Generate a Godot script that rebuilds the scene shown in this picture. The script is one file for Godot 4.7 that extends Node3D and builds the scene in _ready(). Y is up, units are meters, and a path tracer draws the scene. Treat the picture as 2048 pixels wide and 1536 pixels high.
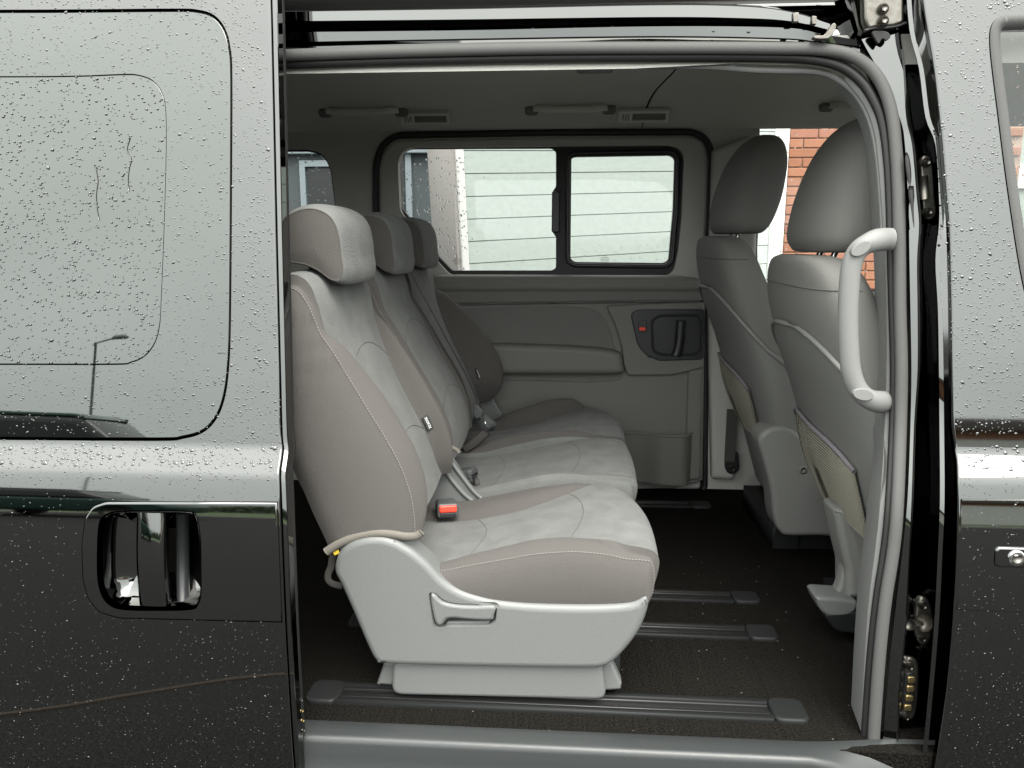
extends Node3D
# A black people carrier seen through its open side door. x runs along the vehicle (front at +x), y up, z out of the near side; metres.

const TILT = [[0.2, -4], [0.5, -1], [0.7, 1.5], [0.85, 5], [0.955, 9.5], [1.005, 12.5], [1.02, 34], [1.05, 34], [1.065, 8], [1.4, 8], [1.8, 9.5], [2.1, 14]]   # how far the bodyside leans in (degrees) by height
var body_z := PackedFloat32Array()
var M := {}
var rng := RandomNumberGenerator.new()


# ------------------------------------------------------------------ helpers
func tilt(y: float) -> float:
	if y <= TILT[0][0]:
		return TILT[0][1]
	for i in TILT.size() - 1:
		if y <= TILT[i + 1][0]:
			return lerpf(TILT[i][1], TILT[i + 1][1], (y - TILT[i][0]) / (TILT[i + 1][0] - TILT[i][0]))
	return TILT[-1][1]


func make_body():
	body_z.append(0.0)
	for i in range(1, 381):
		body_z.append(body_z[i - 1] - 0.005 * tan(deg_to_rad(tilt(0.2 + 0.005 * i - 0.0025))))
	var o := body_z[100]
	for i in 381:
		body_z[i] -= o


func body(y: float) -> float:
	var t := clampf((y - 0.2) / 0.005, 0.0, 379.999)
	var i := int(t)
	return lerpf(body_z[i], body_z[i + 1], t - i)


func body_n(y: float) -> Vector3:
	var a := deg_to_rad(tilt(y))
	return Vector3(0, sin(a), cos(a))


func cr(p: Array, n: int, closed := false) -> Array:
	var out := []
	var c := p.size()
	for i in (c if closed else c - 1):
		var a = p[(i - 1 + c) % c] if closed or i > 0 else p[0]
		var b = p[i]
		var d = p[(i + 1) % c]
		var e = p[(i + 2) % c] if closed or i + 2 < c else p[c - 1]
		for k in n:
			var t := float(k) / n
			out.append(b.cubic_interpolate(d, a, e, t))
	if not closed:
		out.append(p[c - 1])
	return out


func crf(p: Array, n: int) -> Array:
	var out := []
	for i in p.size() - 1:
		for k in n:
			var t := float(k) / n
			out.append(cubic_interpolate(p[i], p[i + 1], p[maxi(i - 1, 0)], p[mini(i + 2, p.size() - 1)], t))
	out.append(p[-1])
	return out


func rrect(x0: float, y0: float, x1: float, y1: float, r: float, n := 5) -> Array:
	var out := []
	for c in [[x1 - r, y1 - r, 0.0], [x0 + r, y1 - r, 90.0], [x0 + r, y0 + r, 180.0], [x1 - r, y0 + r, 270.0]]:
		for k in n + 1:
			var a := deg_to_rad(c[2] + 90.0 * k / n)
			out.append(Vector2(c[0] + r * cos(a), c[1] + r * sin(a)))
	return out


func soft(p: Array, r: float, n := 4) -> Array:   # rounds the corners of a polygon
	var out := []
	var c := p.size()
	for i in c:
		var a: Vector2 = p[(i - 1 + c) % c]
		var b: Vector2 = p[i]
		var d: Vector2 = p[(i + 1) % c]
		var q := minf(r, 0.45 * minf(a.distance_to(b), b.distance_to(d)))
		var s := b + (a - b).normalized() * q
		var e := b + (d - b).normalized() * q
		for k in n + 1:
			var t := float(k) / n
			out.append(s.lerp(b, t).lerp(b.lerp(e, t), t))
	return out


func area2(p: Array) -> float:
	var s := 0.0
	for i in p.size():
		s += p[i].cross(p[(i + 1) % p.size()])
	return s


func ccw(p: Array) -> Array:
	var q := p.duplicate()
	if area2(q) < 0.0:
		q.reverse()
	return q


func inset(p: Array, d: float) -> Array:   # p counter-clockwise; d > 0 shrinks
	var out := []
	var c := p.size()
	for i in c:
		var e0: Vector2 = (p[i] - p[(i - 1 + c) % c]).normalized()
		var e1: Vector2 = (p[(i + 1) % c] - p[i]).normalized()
		var n0 := Vector2(-e0.y, e0.x)
		var n1 := Vector2(-e1.y, e1.x)
		var m := (n0 + n1)
		if m.length() < 0.01:
			m = n0
		m = m.normalized()
		out.append(p[i] + m * d / maxf(0.5, m.dot(n0)))
	return out


func safe_inset(p: Array, d: float) -> Array:
	var q := inset(p, d)
	if d > 0.0 and Geometry2D.triangulate_polygon(PackedVector2Array(q)).is_empty():
		var best := []
		for g in Geometry2D.offset_polygon(PackedVector2Array(p), -d, Geometry2D.JOIN_ROUND):
			if absf(area2(Array(g))) > (absf(area2(best)) if best.size() > 2 else 0.0):
				best = Array(g)
		return ccw(best)
	return q


func st_new() -> SurfaceTool:
	var st := SurfaceTool.new()
	st.begin(Mesh.PRIMITIVE_TRIANGLES)
	return st


func tri(st: SurfaceTool, a: Vector3, b: Vector3, c: Vector3):
	st.add_vertex(a)
	st.add_vertex(b)
	st.add_vertex(c)


func quad(st: SurfaceTool, a: Vector3, b: Vector3, c: Vector3, d: Vector3):
	tri(st, a, b, c)
	tri(st, a, c, d)


func loft(st: SurfaceTool, rows: Array, closed := false, group := 0):
	st.set_smooth_group(group)
	for i in rows.size() - 1:
		var a: Array = rows[i]
		var b: Array = rows[i + 1]
		var n := a.size()
		for j in (n if closed else n - 1):
			var k := (j + 1) % n
			quad(st, a[j], b[j], b[k], a[k])


func folded(st: SurfaceTool, rows: Array):   # strips of sheet metal that meet at creases
	for i in rows.size() - 1:
		loft(st, [rows[i], rows[i + 1]], false, i + 1)


func tube(st: SurfaceTool, path: Array, r, sides := 8, closed := false, flat := 1.0, up := Vector3(0, 0, 1), group := 0):
	# flat scales the radius along the direction nearest to up
	var rows := []
	var c := path.size()
	for i in c:
		var t: Vector3
		if closed:
			t = path[(i + 1) % c] - path[(i - 1 + c) % c]
		else:
			t = path[mini(i + 1, c - 1)] - path[maxi(i - 1, 0)]
		t = t.normalized()
		var u := (up - t * t.dot(up))
		if u.length() < 0.01:
			u = t.cross(Vector3(1, 0.3, 0))
		u = u.normalized()
		var v := t.cross(u)
		var rr: float = r[i] if r is Array else r
		var row := []
		for k in sides:
			var a := TAU * k / sides
			row.append(path[i] + u * (rr * flat * cos(a)) + v * (rr * sin(a)))
		rows.append(row)
	if closed:
		rows.append(rows[0])
	loft(st, rows, true, group)
	if not closed:
		for e in [0, rows.size() - 1]:
			var m := Vector3.ZERO
			for p in rows[e]:
				m += p
			m /= sides
			for k in sides:
				if e == 0:
					tri(st, m, rows[e][(k + 1) % sides], rows[e][k])
				else:
					tri(st, m, rows[e][k], rows[e][(k + 1) % sides])


func cap(st: SurfaceTool, outline: Array, holes: Array, z: float, T: Transform3D, back := false, dy := 0.02):
	# a flat face with holes, cut into strips
	st.set_smooth_group(7 if not back else 8)
	var polys := []
	if holes.is_empty():
		polys = [PackedVector2Array(outline)]
	else:
		var y0 := 1e9
		var y1 := -1e9
		for p in outline:
			y0 = minf(y0, p.y)
			y1 = maxf(y1, p.y)
		var y := y0
		while y < y1:
			var q := minf(y + dy, y1)
			var band := PackedVector2Array([Vector2(-50, y), Vector2(50, y), Vector2(50, q), Vector2(-50, q)])
			var got: Array = Array(Geometry2D.intersect_polygons(PackedVector2Array(outline), band), TYPE_NIL, "", null)
			for h in holes:
				var next := []
				for g in got:
					next.append_array(Geometry2D.clip_polygons(g, PackedVector2Array(h)))
				got = next
			polys.append_array(got)
			y = q
	for p in polys:
		var ix := Geometry2D.triangulate_polygon(p)
		for i in range(0, ix.size(), 3):
			var a: Vector2 = p[ix[i]]
			var b: Vector2 = p[ix[i + 1]]
			var c: Vector2 = p[ix[i + 2]]
			if (b - a).cross(c - a) < 0:
				var t := b
				b = c
				c = t
			if back:
				tri(st, T * Vector3(a.x, a.y, z), T * Vector3(b.x, b.y, z), T * Vector3(c.x, c.y, z))
			else:
				tri(st, T * Vector3(a.x, a.y, z), T * Vector3(c.x, c.y, z), T * Vector3(b.x, b.y, z))


func slab(st: SurfaceTool, outline: Array, zf: float, zb: float, r := 0.003, holes := [], T := Transform3D.IDENTITY, steps := 3, side_st: SurfaceTool = null, rb := 0.0, back_st: SurfaceTool = null):
	# an outline in xy given depth from zf (front, larger z) back to zb, its front edge rounded by r
	var p := ccw(outline)
	var s := side_st if side_st else st
	var rings := []
	for k in steps + 1:
		var a := PI / 2 * k / steps
		var q := inset(p, r * (1.0 - sin(a)))
		var row := []
		for v in q:
			row.append(T * Vector3(v.x, v.y, zf - r * (1.0 - cos(a))))
		rings.append(row)
	cap(st, safe_inset(p, r), holes, zf, T)
	var bevel := rings.duplicate()
	if rb > 0.0:
		for k in range(steps, -1, -1):
			var a := PI / 2 * k / steps
			var q := inset(p, rb * (1.0 - sin(a)))
			var row := []
			for v in q:
				row.append(T * Vector3(v.x, v.y, zb + rb * (1.0 - cos(a))))
			bevel.append(row)
	else:
		var row := []
		for v in p:
			row.append(T * Vector3(v.x, v.y, zb))
		bevel.append(row)
	loft(s, bevel, true, 2)
	cap(back_st if back_st else st, safe_inset(p, rb), holes, zb, T, true)
	for h in holes:
		var hp := ccw(h)
		var a := []
		var b := []
		for v in hp:
			a.append(T * Vector3(v.x, v.y, zf))
			b.append(T * Vector3(v.x, v.y, zb + 0.001))
		loft(s, [b, a], true, 3)


func panel(outline: Array, holes: Array, off: float, edge := 0.0, hole_edge := 0.0) -> SurfaceTool:
	# sheet metal or glass that follows the bodyside; edge = how far its rim is turned in
	var st := st_new()
	var o := ccw(outline)
	var y0 := 1e9
	var y1 := -1e9
	for p in o:
		y0 = minf(y0, p.y)
		y1 = maxf(y1, p.y)
	var y := y0
	while y < y1 - 1e-5:
		var dy := 0.004 if y > 0.96 and y < 1.11 else 0.02
		var q := minf(y + dy, y1)
		var band := PackedVector2Array([Vector2(-50, y), Vector2(50, y), Vector2(50, q), Vector2(-50, q)])
		var got: Array = Array(Geometry2D.intersect_polygons(PackedVector2Array(o), band), TYPE_NIL, "", null)
		for h in holes:
			var next := []
			for g in got:
				next.append_array(Geometry2D.clip_polygons(g, PackedVector2Array(h)))
			got = next
		for p in got:
			var ix := Geometry2D.triangulate_polygon(p)
			for i in range(0, ix.size(), 3):
				var v := [p[ix[i]], p[ix[i + 1]], p[ix[i + 2]]]
				if (v[1] - v[0]).cross(v[2] - v[0]) > 0:
					v.reverse()
				for w in v:
					st.set_normal(body_n(w.y))
					st.add_vertex(Vector3(w.x, w.y, body(w.y) + off))
		y = q
	if edge > 0.0:
		rim(st, o, off, edge, 1.0)
	if hole_edge > 0.0:
		for h in holes:
			rim(st, ccw(h), off, hole_edge, -1.0)
	return st


func rim(st: SurfaceTool, o: Array, off: float, depth: float, side: float):
	# the rounded, turned-in border of a panel
	var c := o.size()
	var r := minf(0.004, depth * 0.5)
	for i in c:
		var a: Vector2 = o[i]
		var b: Vector2 = o[(i + 1) % c]
		var a0: Vector2 = o[(i - 1 + c) % c]
		var b1: Vector2 = o[(i + 2) % c]
		var na := _out(a0, a, b) * side
		var nb := _out(a, b, b1) * side
		for k in 4:
			var v := []
			for e in [[a, na, k], [b, nb, k], [b, nb, k + 1], [a, na, k + 1]]:
				var t: float = e[2]
				var g := minf(t, 3.0) / 3.0 * PI / 2
				var out: float = r * sin(g)
				var dn: float = r * (1.0 - cos(g)) + (depth if t > 3.0 else 0.0)
				var p: Vector2 = e[0] + e[1] * out
				var n := body_n(p.y) * cos(g) + Vector3(e[1].x, e[1].y, 0) * sin(g)
				v.append([Vector3(p.x, p.y, body(p.y) + off - dn), n.normalized()])
			for j in [0, 1, 2, 0, 2, 3]:
				st.set_normal(v[j][1])
				st.add_vertex(v[j][0])


func _out(a: Vector2, b: Vector2, c: Vector2) -> Vector2:
	var e := ((b - a).normalized() + (c - b).normalized())
	if e.length() < 0.01:
		e = b - a
	e = e.normalized()
	return Vector2(e.y, -e.x)


func xy(p: Array, z: float) -> Array:
	var out := []
	for v in p:
		out.append(Vector3(v.x, v.y, z))
	return out


func part(called: String, st: SurfaceTool, m: Material, parent: Node3D, normals := true) -> MeshInstance3D:
	if normals:
		st.generate_normals()
	st.index()
	var o := MeshInstance3D.new()
	o.name = called
	o.mesh = st.commit()
	o.material_override = null
	o.mesh.surface_set_material(0, m)
	parent.add_child(o, true)
	return o


func share(called: String, mesh: Mesh, parent: Node3D, T: Transform3D) -> MeshInstance3D:
	var o := MeshInstance3D.new()
	o.name = called
	o.mesh = mesh
	o.transform = T
	parent.add_child(o, true)
	return o


func thing(called: String, label: String, category: String, group := "") -> Node3D:
	var o := Node3D.new()
	o.name = called
	add_child(o, true)
	o.set_meta("label", label)
	o.set_meta("category", category)
	if group:
		o.set_meta("group", group)
	return o


func node(called: String, parent: Node3D) -> Node3D:
	var o := Node3D.new()
	o.name = called
	parent.add_child(o, true)
	return o


func stitches(called: String, path: Array, step: float, len: float, r: float, m: Material, parent: Node3D, lift := 0.0, toward := Vector3(0, 0, 1)):
	var st := st_new()
	var run := 0.0
	var next := step
	for i in path.size() - 1:
		var a: Vector3 = path[i]
		var b: Vector3 = path[i + 1]
		var d := a.distance_to(b)
		while next < run + d:
			var c := a.lerp(b, (next - run) / d) + toward * lift
			var t := (b - a).normalized() * len * 0.5
			tube(st, [c - t, c - t * 0.5, c + t * 0.5, c + t], [r * 0.4, r, r, r * 0.4], 5, false, 1.0, toward)
			next += step
		run += d
	var o := part(called, st, m, parent)
	o.set_meta("kind", "stuff")
	return o


# ------------------------------------------------------------------ materials
func lin(r: float, g: float, b: float, a := 1.0) -> Color:
	var c := Color(r, g, b).linear_to_srgb()
	c.a = a
	return c


func noise(freq: float, octaves: int, seed: int, size := 256, kind := FastNoiseLite.TYPE_SIMPLEX_SMOOTH) -> Image:
	var n := FastNoiseLite.new()
	n.seed = seed
	n.noise_type = kind
	n.frequency = freq
	n.fractal_octaves = octaves
	return n.get_seamless_image(size, size)


func nap() -> Image:   # the brushed pile of velour: swirls where hands and clothes have turned it
	var n := FastNoiseLite.new()
	n.seed = 77
	n.noise_type = FastNoiseLite.TYPE_SIMPLEX_SMOOTH
	n.frequency = 0.016
	n.fractal_octaves = 3
	n.domain_warp_enabled = true
	n.domain_warp_amplitude = 45.0
	n.domain_warp_frequency = 0.012
	return n.get_seamless_image(256, 256)


func tone(im: Image, lo: Color, hi: Color, gamma := 1.0) -> ImageTexture:
	var out := Image.create_empty(im.get_width(), im.get_height(), true, Image.FORMAT_RGB8)
	for y in im.get_height():
		for x in im.get_width():
			out.set_pixel(x, y, lo.lerp(hi, pow(im.get_pixel(x, y).r, gamma)))
	return ImageTexture.create_from_image(out)


func bump(im: Image, k: float) -> ImageTexture:
	var b := im.duplicate()
	b.convert(Image.FORMAT_RGBA8)
	b.bump_map_to_normal_map(k)
	return ImageTexture.create_from_image(b)


func mat(called: String, c: Color, rough: float, metal := 0.0) -> StandardMaterial3D:
	var m := StandardMaterial3D.new()
	m.resource_name = called
	m.albedo_color = c
	m.roughness = rough
	m.metallic = metal
	M[called] = m
	return m


func triplanar(m: StandardMaterial3D, tex: Texture2D, normal: Texture2D, tile: float, strength := 1.0):
	m.uv1_triplanar = true
	m.uv1_world_triplanar = true
	m.uv1_scale = Vector3.ONE / tile
	if tex:
		m.albedo_texture = tex
	if normal:
		m.normal_enabled = true
		m.normal_texture = normal
		m.normal_scale = strength


func materials():
	var fine := noise(0.25, 2, 3)
	var mid := noise(0.06, 4, 4)
	var big := noise(0.012, 5, 5)
	var cell := noise(0.12, 1, 6, 256, FastNoiseLite.TYPE_CELLULAR)
	var grain := bump(cell, 3.0)
	var weave := bump(fine, 6.0)
	var W := Color(1, 1, 1)
	# dark lacquer: a clear coat over black
	mat("paint", lin(0.136, 0.139, 0.136), 0.03, 1.0)
	mat("tinted_glass", lin(0.13, 0.137, 0.131), 0.015, 1.0)
	mat("gasket", lin(0.008, 0.008, 0.008), 0.55)
	mat("black_plastic", lin(0.012, 0.013, 0.014), 0.38)
	mat("dark_plastic", lin(0.022, 0.024, 0.024), 0.55)
	M.dark_plastic.metallic_specular = 0.33
	triplanar(M.dark_plastic, null, grain, 0.06, 0.35)
	mat("sill_plastic", lin(0.03, 0.033, 0.033), 0.34)
	triplanar(M.sill_plastic, null, grain, 0.06, 0.2)
	mat("pale_render", lin(0.33, 0.4, 0.35), 0.8)
	mat("seat_plastic", lin(0.143, 0.149, 0.145), 0.4)
	triplanar(M.seat_plastic, tone(noise(0.05, 5, 51), Color(0.93, 0.93, 0.93), W), grain, 0.06, 0.3)
	mat("trim_light", lin(0.165, 0.168, 0.162), 0.55)
	triplanar(M.trim_light, null, grain, 0.05, 0.25)
	mat("trim_grey", lin(0.15, 0.15, 0.136), 0.6)
	triplanar(M.trim_grey, tone(mid, Color(0.94, 0.94, 0.94), W), grain, 0.05, 0.4)
	mat("trim_upper", lin(0.4, 0.4, 0.37), 0.65)
	triplanar(M.trim_upper, tone(mid, Color(0.94, 0.94, 0.94), W), grain, 0.05, 0.4)
	mat("trim_dark", lin(0.135, 0.134, 0.122), 0.62)
	triplanar(M.trim_dark, tone(mid, Color(0.93, 0.93, 0.93), W), grain, 0.05, 0.4)
	mat("headliner", lin(0.62, 0.62, 0.575), 0.95)
	triplanar(M.headliner, tone(mid, Color(0.93, 0.93, 0.92), W), weave, 0.04, 0.5)
	mat("taupe", lin(0.089, 0.083, 0.077), 0.9)
	triplanar(M.taupe, tone(noise(0.2, 3, 41), Color(0.84, 0.84, 0.84), W), weave, 0.1, 0.45)
	mat("velour", lin(0.14, 0.144, 0.138), 0.95)
	triplanar(M.velour, tone(nap(), Color(0.84, 0.845, 0.845), W), weave, 0.36, 0.16)
	for k in ["taupe", "velour"]:
		M[k].rim_enabled = true
		M[k].rim = 0.35
		M[k].rim_tint = 0.7
	mat("front_cloth", lin(0.19, 0.188, 0.176), 0.92)
	triplanar(M.front_cloth, tone(noise(0.2, 3, 42), Color(0.82, 0.82, 0.82), W), weave, 0.09, 0.5)
	mat("thread", lin(0.22, 0.205, 0.185), 0.8)
	mat("dark_thread", lin(0.085, 0.078, 0.07), 0.9)
	mat("piping", lin(0.125, 0.115, 0.098), 0.8)
	mat("seam", lin(0.085, 0.085, 0.08), 0.95)
	mat("carpet", lin(0.021, 0.0195, 0.0168), 1.0)
	M.carpet.metallic_specular = 0.1
	var speck := noise(0.35, 3, 9)
	triplanar(M.carpet, tone(speck, Color(0.42, 0.42, 0.42), W, 1.3), bump(speck, 5.0), 0.5, 0.6)
	mat("rail_metal", lin(0.045, 0.045, 0.045), 0.3, 0.6)
	mat("rail_cover", lin(0.012, 0.013, 0.013), 0.5)
	M.rail_cover.metallic_specular = 0.32
	mat("seal_rubber", lin(0.078, 0.079, 0.076), 0.7)
	triplanar(M.seal_rubber, tone(mid, Color(0.86, 0.86, 0.86), W), grain, 0.04, 0.4)
	mat("steel", lin(0.22, 0.214, 0.198), 0.42, 1.0)
	triplanar(M.steel, tone(noise(0.03, 4, 31), Color(0.85, 0.83, 0.8), W), null, 0.12)
	mat("chrome", lin(0.8, 0.8, 0.8), 0.08, 1.0)
	mat("brass", lin(0.55, 0.42, 0.2), 0.4, 1.0)
	mat("red", lin(0.75, 0.05, 0.025), 0.4)
	mat("yellow", lin(0.7, 0.5, 0.05), 0.6)
	mat("teal", lin(0.02, 0.5, 0.38), 0.6)
	mat("white", lin(0.62, 0.63, 0.61), 0.6)
	mat("buckle", lin(0.055, 0.06, 0.06), 0.45)
	mat("webbing", lin(0.055, 0.052, 0.047), 0.8)
	# panes: smooth, partly absorbing
	for g in [["far_glass", 0.42], ["clear_glass", 0.14], ["front_glass", 0.3]]:
		var m := mat(g[0], lin(0.02, 0.03, 0.026, g[1]), 0.0)
		m.transparency = BaseMaterial3D.TRANSPARENCY_ALPHA
	var w := mat("water", lin(1, 1, 1, 0.0), 0.0)
	w.transparency = BaseMaterial3D.TRANSPARENCY_ALPHA
	w.refraction_enabled = true
	w.refraction_scale = 0.033
	mat("rain", lin(0.12, 0.122, 0.12), 0.02, 1.0)   # drops lying on black lacquer
	# outside
	mat("asphalt", lin(0.06, 0.061, 0.059), 0.85)
	M.asphalt.metallic_specular = 0.2
	triplanar(M.asphalt, tone(noise(0.2, 4, 12), Color(0.5, 0.5, 0.5), W), bump(speck, 5.0), 0.6, 0.7)
	mat("tar", lin(0.075, 0.056, 0.042), 0.9)
	mat("siding", lin(0.42, 0.485, 0.445), 0.6)
	triplanar(M.siding, tone(mid, Color(0.93, 0.93, 0.93), W), null, 0.8)
	mat("house_blue", lin(0.07, 0.085, 0.09), 0.7)
	mat("dark_pane", lin(0.015, 0.018, 0.018), 0.08)
	mat("mortar", lin(0.34, 0.25, 0.19), 0.95)
	for k in 4:
		var b := mat("brick_%d" % k, [lin(0.41, 0.18, 0.10), lin(0.47, 0.215, 0.125), lin(0.35, 0.14, 0.08), lin(0.45, 0.21, 0.14)][k], 0.9)
		triplanar(b, tone(mid, Color(0.75, 0.75, 0.75), W), weave, 0.12, 0.6)
	mat("leaf", lin(0.05, 0.085, 0.03), 0.7)
	mat("bark", lin(0.10, 0.075, 0.05), 0.9)
	mat("grass", lin(0.06, 0.10, 0.03), 0.9)
	mat("kerb_and_shade_grey", lin(0.30, 0.29, 0.27), 0.85)  # kerb concrete; on the garage side this grey stands in for shade
	mat("roof_tile", lin(0.09, 0.075, 0.07), 0.8)
	mat("car_green", lin(0.02, 0.05, 0.04), 0.15, 0.4)
	mat("galvanised", lin(0.25, 0.26, 0.26), 0.5, 0.7)
	mat("seat_shell", lin(0.18, 0.183, 0.172), 0.5)
	triplanar(M.seat_shell, tone(noise(0.05, 5, 52), Color(0.9, 0.9, 0.9), W), grain, 0.07, 0.35)
	mat("netting", lin(0.09, 0.086, 0.068), 0.9)
	mat("net_cord", lin(0.26, 0.25, 0.2), 0.8)
	mat("net_band", lin(0.15, 0.135, 0.15), 0.8)
	mat("house_frame", lin(0.24, 0.29, 0.31), 0.5)


func clouds() -> ImageTexture:   # faint lumps in the cloud sheet
	var n := FastNoiseLite.new()
	n.seed = 8
	n.frequency = 1.6
	n.fractal_octaves = 4
	var im := Image.create_empty(512, 256, false, Image.FORMAT_RGBA8)
	for y in 256:
		for x in 512:
			var a := TAU * x / 512.0
			var e := PI * (0.5 - (y + 0.5) / 256.0)
			var p := Vector3(cos(a) * cos(e), sin(e) * 1.8, sin(a) * cos(e))
			var v := clampf(0.5 + 0.9 * n.get_noise_3dv(p), 0.0, 1.0)
			im.set_pixel(x, y, Color(0.5, 0.5, 0.495, 0.5 * v if e > 0.0 else 0.0))
	return ImageTexture.create_from_image(im)


func _ready():
	rng.seed = 11
	var cam := Camera3D.new()
	cam.name = "camera"
	cam.position = Vector3(0, 1.42, 1.3)
	cam.rotation_degrees = Vector3(-10.5, 4, 0)
	cam.fov = 52.8037
	cam.near = 0.05
	cam.far = 400.0
	add_child(cam)
	var sky_mat := ProceduralSkyMaterial.new()   # an even overcast, brighter overhead
	sky_mat.sky_top_color = Color(1.0, 1.0, 0.985)
	sky_mat.sky_horizon_color = Color(0.67, 0.685, 0.68)
	sky_mat.sky_curve = 0.6
	sky_mat.sky_cover = clouds()
	sky_mat.sky_cover_modulate = Color(1, 1, 1, 1)
	sky_mat.ground_bottom_color = Color(0.28, 0.28, 0.27)
	sky_mat.ground_horizon_color = Color(0.55, 0.56, 0.55)
	var e := Environment.new()
	e.background_mode = Environment.BG_SKY
	e.sky = Sky.new()
	e.sky.sky_material = sky_mat
	e.tonemap_mode = Environment.TONE_MAPPER_LINEAR
	e.tonemap_exposure = 5.6
	e.sdfgi_enabled = true
	e.ssao_enabled = true
	e.ssil_enabled = true
	var we := WorldEnvironment.new()
	we.name = "environment"
	we.environment = e
	add_child(we)
	var sun := DirectionalLight3D.new()   # the brighter part of the cloud
	sun.name = "overcast_sun"
	sun.light_energy = 0.3
	sun.light_color = Color(1.0, 0.98, 0.95)
	sun.light_angular_distance = 40.0
	sun.sky_mode = DirectionalLight3D.SKY_MODE_LIGHT_ONLY
	sun.shadow_enabled = true
	sun.rotation_degrees = Vector3(-58, 24, 0)
	add_child(sun)

	make_body()
	materials()
	outside()
	van()
	rear_seats()
	front_seats()


# ------------------------------------------------------------------ the vehicle
const FLOOR := 0.5
const FAR := -1.54      # inner face of the far side


func van():
	var v := thing("van", "black people carrier wet with rain, its side door slid open", "van")
	floor_parts(v)
	roof_parts(v)
	opening_parts(v)
	far_side(v)
	sliding_door(v)
	front_door(v)


func box(st: SurfaceTool, a: Vector3, b: Vector3, r := 0.003):
	slab(st, [Vector2(a.x, a.y), Vector2(b.x, a.y), Vector2(b.x, b.y), Vector2(a.x, b.y)], b.z, a.z, r, [], Transform3D.IDENTITY, 2, null, r)


func floor_parts(v: Node3D):
	var st := st_new()
	box(st, Vector3(-1.9, FLOOR - 0.06, -1.62), Vector3(2.4, FLOOR, -0.012), 0.002)
	part("floor_carpet", st, M.carpet, v)
	# crumbs and grit trodden into the pile
	st = st_new()
	for k in 90:
		var p := Vector3(rng.randf_range(-0.4, 0.6), FLOOR + 0.0008, rng.randf_range(-0.9, -0.03))
		var r := rng.randf_range(0.0006, 0.0018)
		tube(st, [p - Vector3(r, 0, 0), p + Vector3(r, 0.0005, r * rng.randf_range(-1, 1))], r * 0.7, 5)
	part("grit", st, M.piping, v).set_meta("kind", "stuff")
	# four seat rails let into the carpet, each with a dark cover at its end
	for r in [[-0.125, -0.50, 0.464, 0.038], [-0.437, -0.5, 0.488, 0.034], [-0.622, -0.5, 0.492, 0.031], [-1.345, -0.5, 0.496, 0.031]]:
		var z: float = r[0]
		var h: float = r[3]
		var rail := node("floor_rail", v)
		st = st_new()
		for s in [-1.0, 1.0]:
			box(st, Vector3(r[1], FLOOR - 0.004, z + s * h * 0.72 - h * 0.24), Vector3(r[2] - 0.05, FLOOR + 0.008, z + s * h * 0.72 + h * 0.24), 0.004)
		part("cover_strip", st, M.rail_cover, rail)
		st = st_new()
		box(st, Vector3(r[1], FLOOR - 0.003, z - h * 0.5), Vector3(r[2] - 0.05, FLOOR + 0.0015, z + h * 0.5), 0.001)
		for s in [-1.0, 1.0]:
			box(st, Vector3(r[1], FLOOR, z + s * h * 0.36 - 0.004), Vector3(r[2] - 0.052, FLOOR + 0.006, z + s * h * 0.36 + 0.004), 0.002)
		part("channel", st, M.rail_metal, rail)
		for end in [r[1] - 0.02, r[2] - 0.05]:
			st = st_new()
			var T := Transform3D(Basis(Vector3.RIGHT, -PI / 2), Vector3(end, FLOOR, z))
			slab(st, rrect(0, -h * 1.02, 0.07, h * 1.02, h * 0.5), 0.0095, -0.004, 0.006, [], T, 4)
			part("end_cap", st, M.rail_cover, rail)
	# entry sill: grey moulding with a rounded lip that drops to the step
	st = st_new()
	var rows := []
	var prof := [[-0.034, 0.5], [-0.026, 0.506], [0.0, 0.5065], [0.014, 0.5062], [0.019, 0.505], [0.0225, 0.5022], [0.025, 0.498], [0.0262, 0.493], [0.028, 0.47], [0.033, 0.43], [0.045, 0.41], [0.06, 0.404], [0.10, 0.399]]
	for p in prof:
		var row := []
		for k in 41:
			var x := -0.75 + 1.5 * k / 40.0
			var dip := smoothstep(0.44, 0.66, x)
			var y: float = p[1] - dip * 0.085 * smoothstep(-0.02, 0.03, p[0])
			row.append(Vector3(x, y, p[0] - dip * 0.02))
		rows.append(row)
	loft(st, rows)
	part("entry_sill", st, M.sill_plastic, v)
	st = st_new()
	box(st, Vector3(-0.8, 0.30, -0.02), Vector3(0.8, 0.40, 0.10), 0.01)
	part("step_well", st, M.dark_plastic, v)


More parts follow.
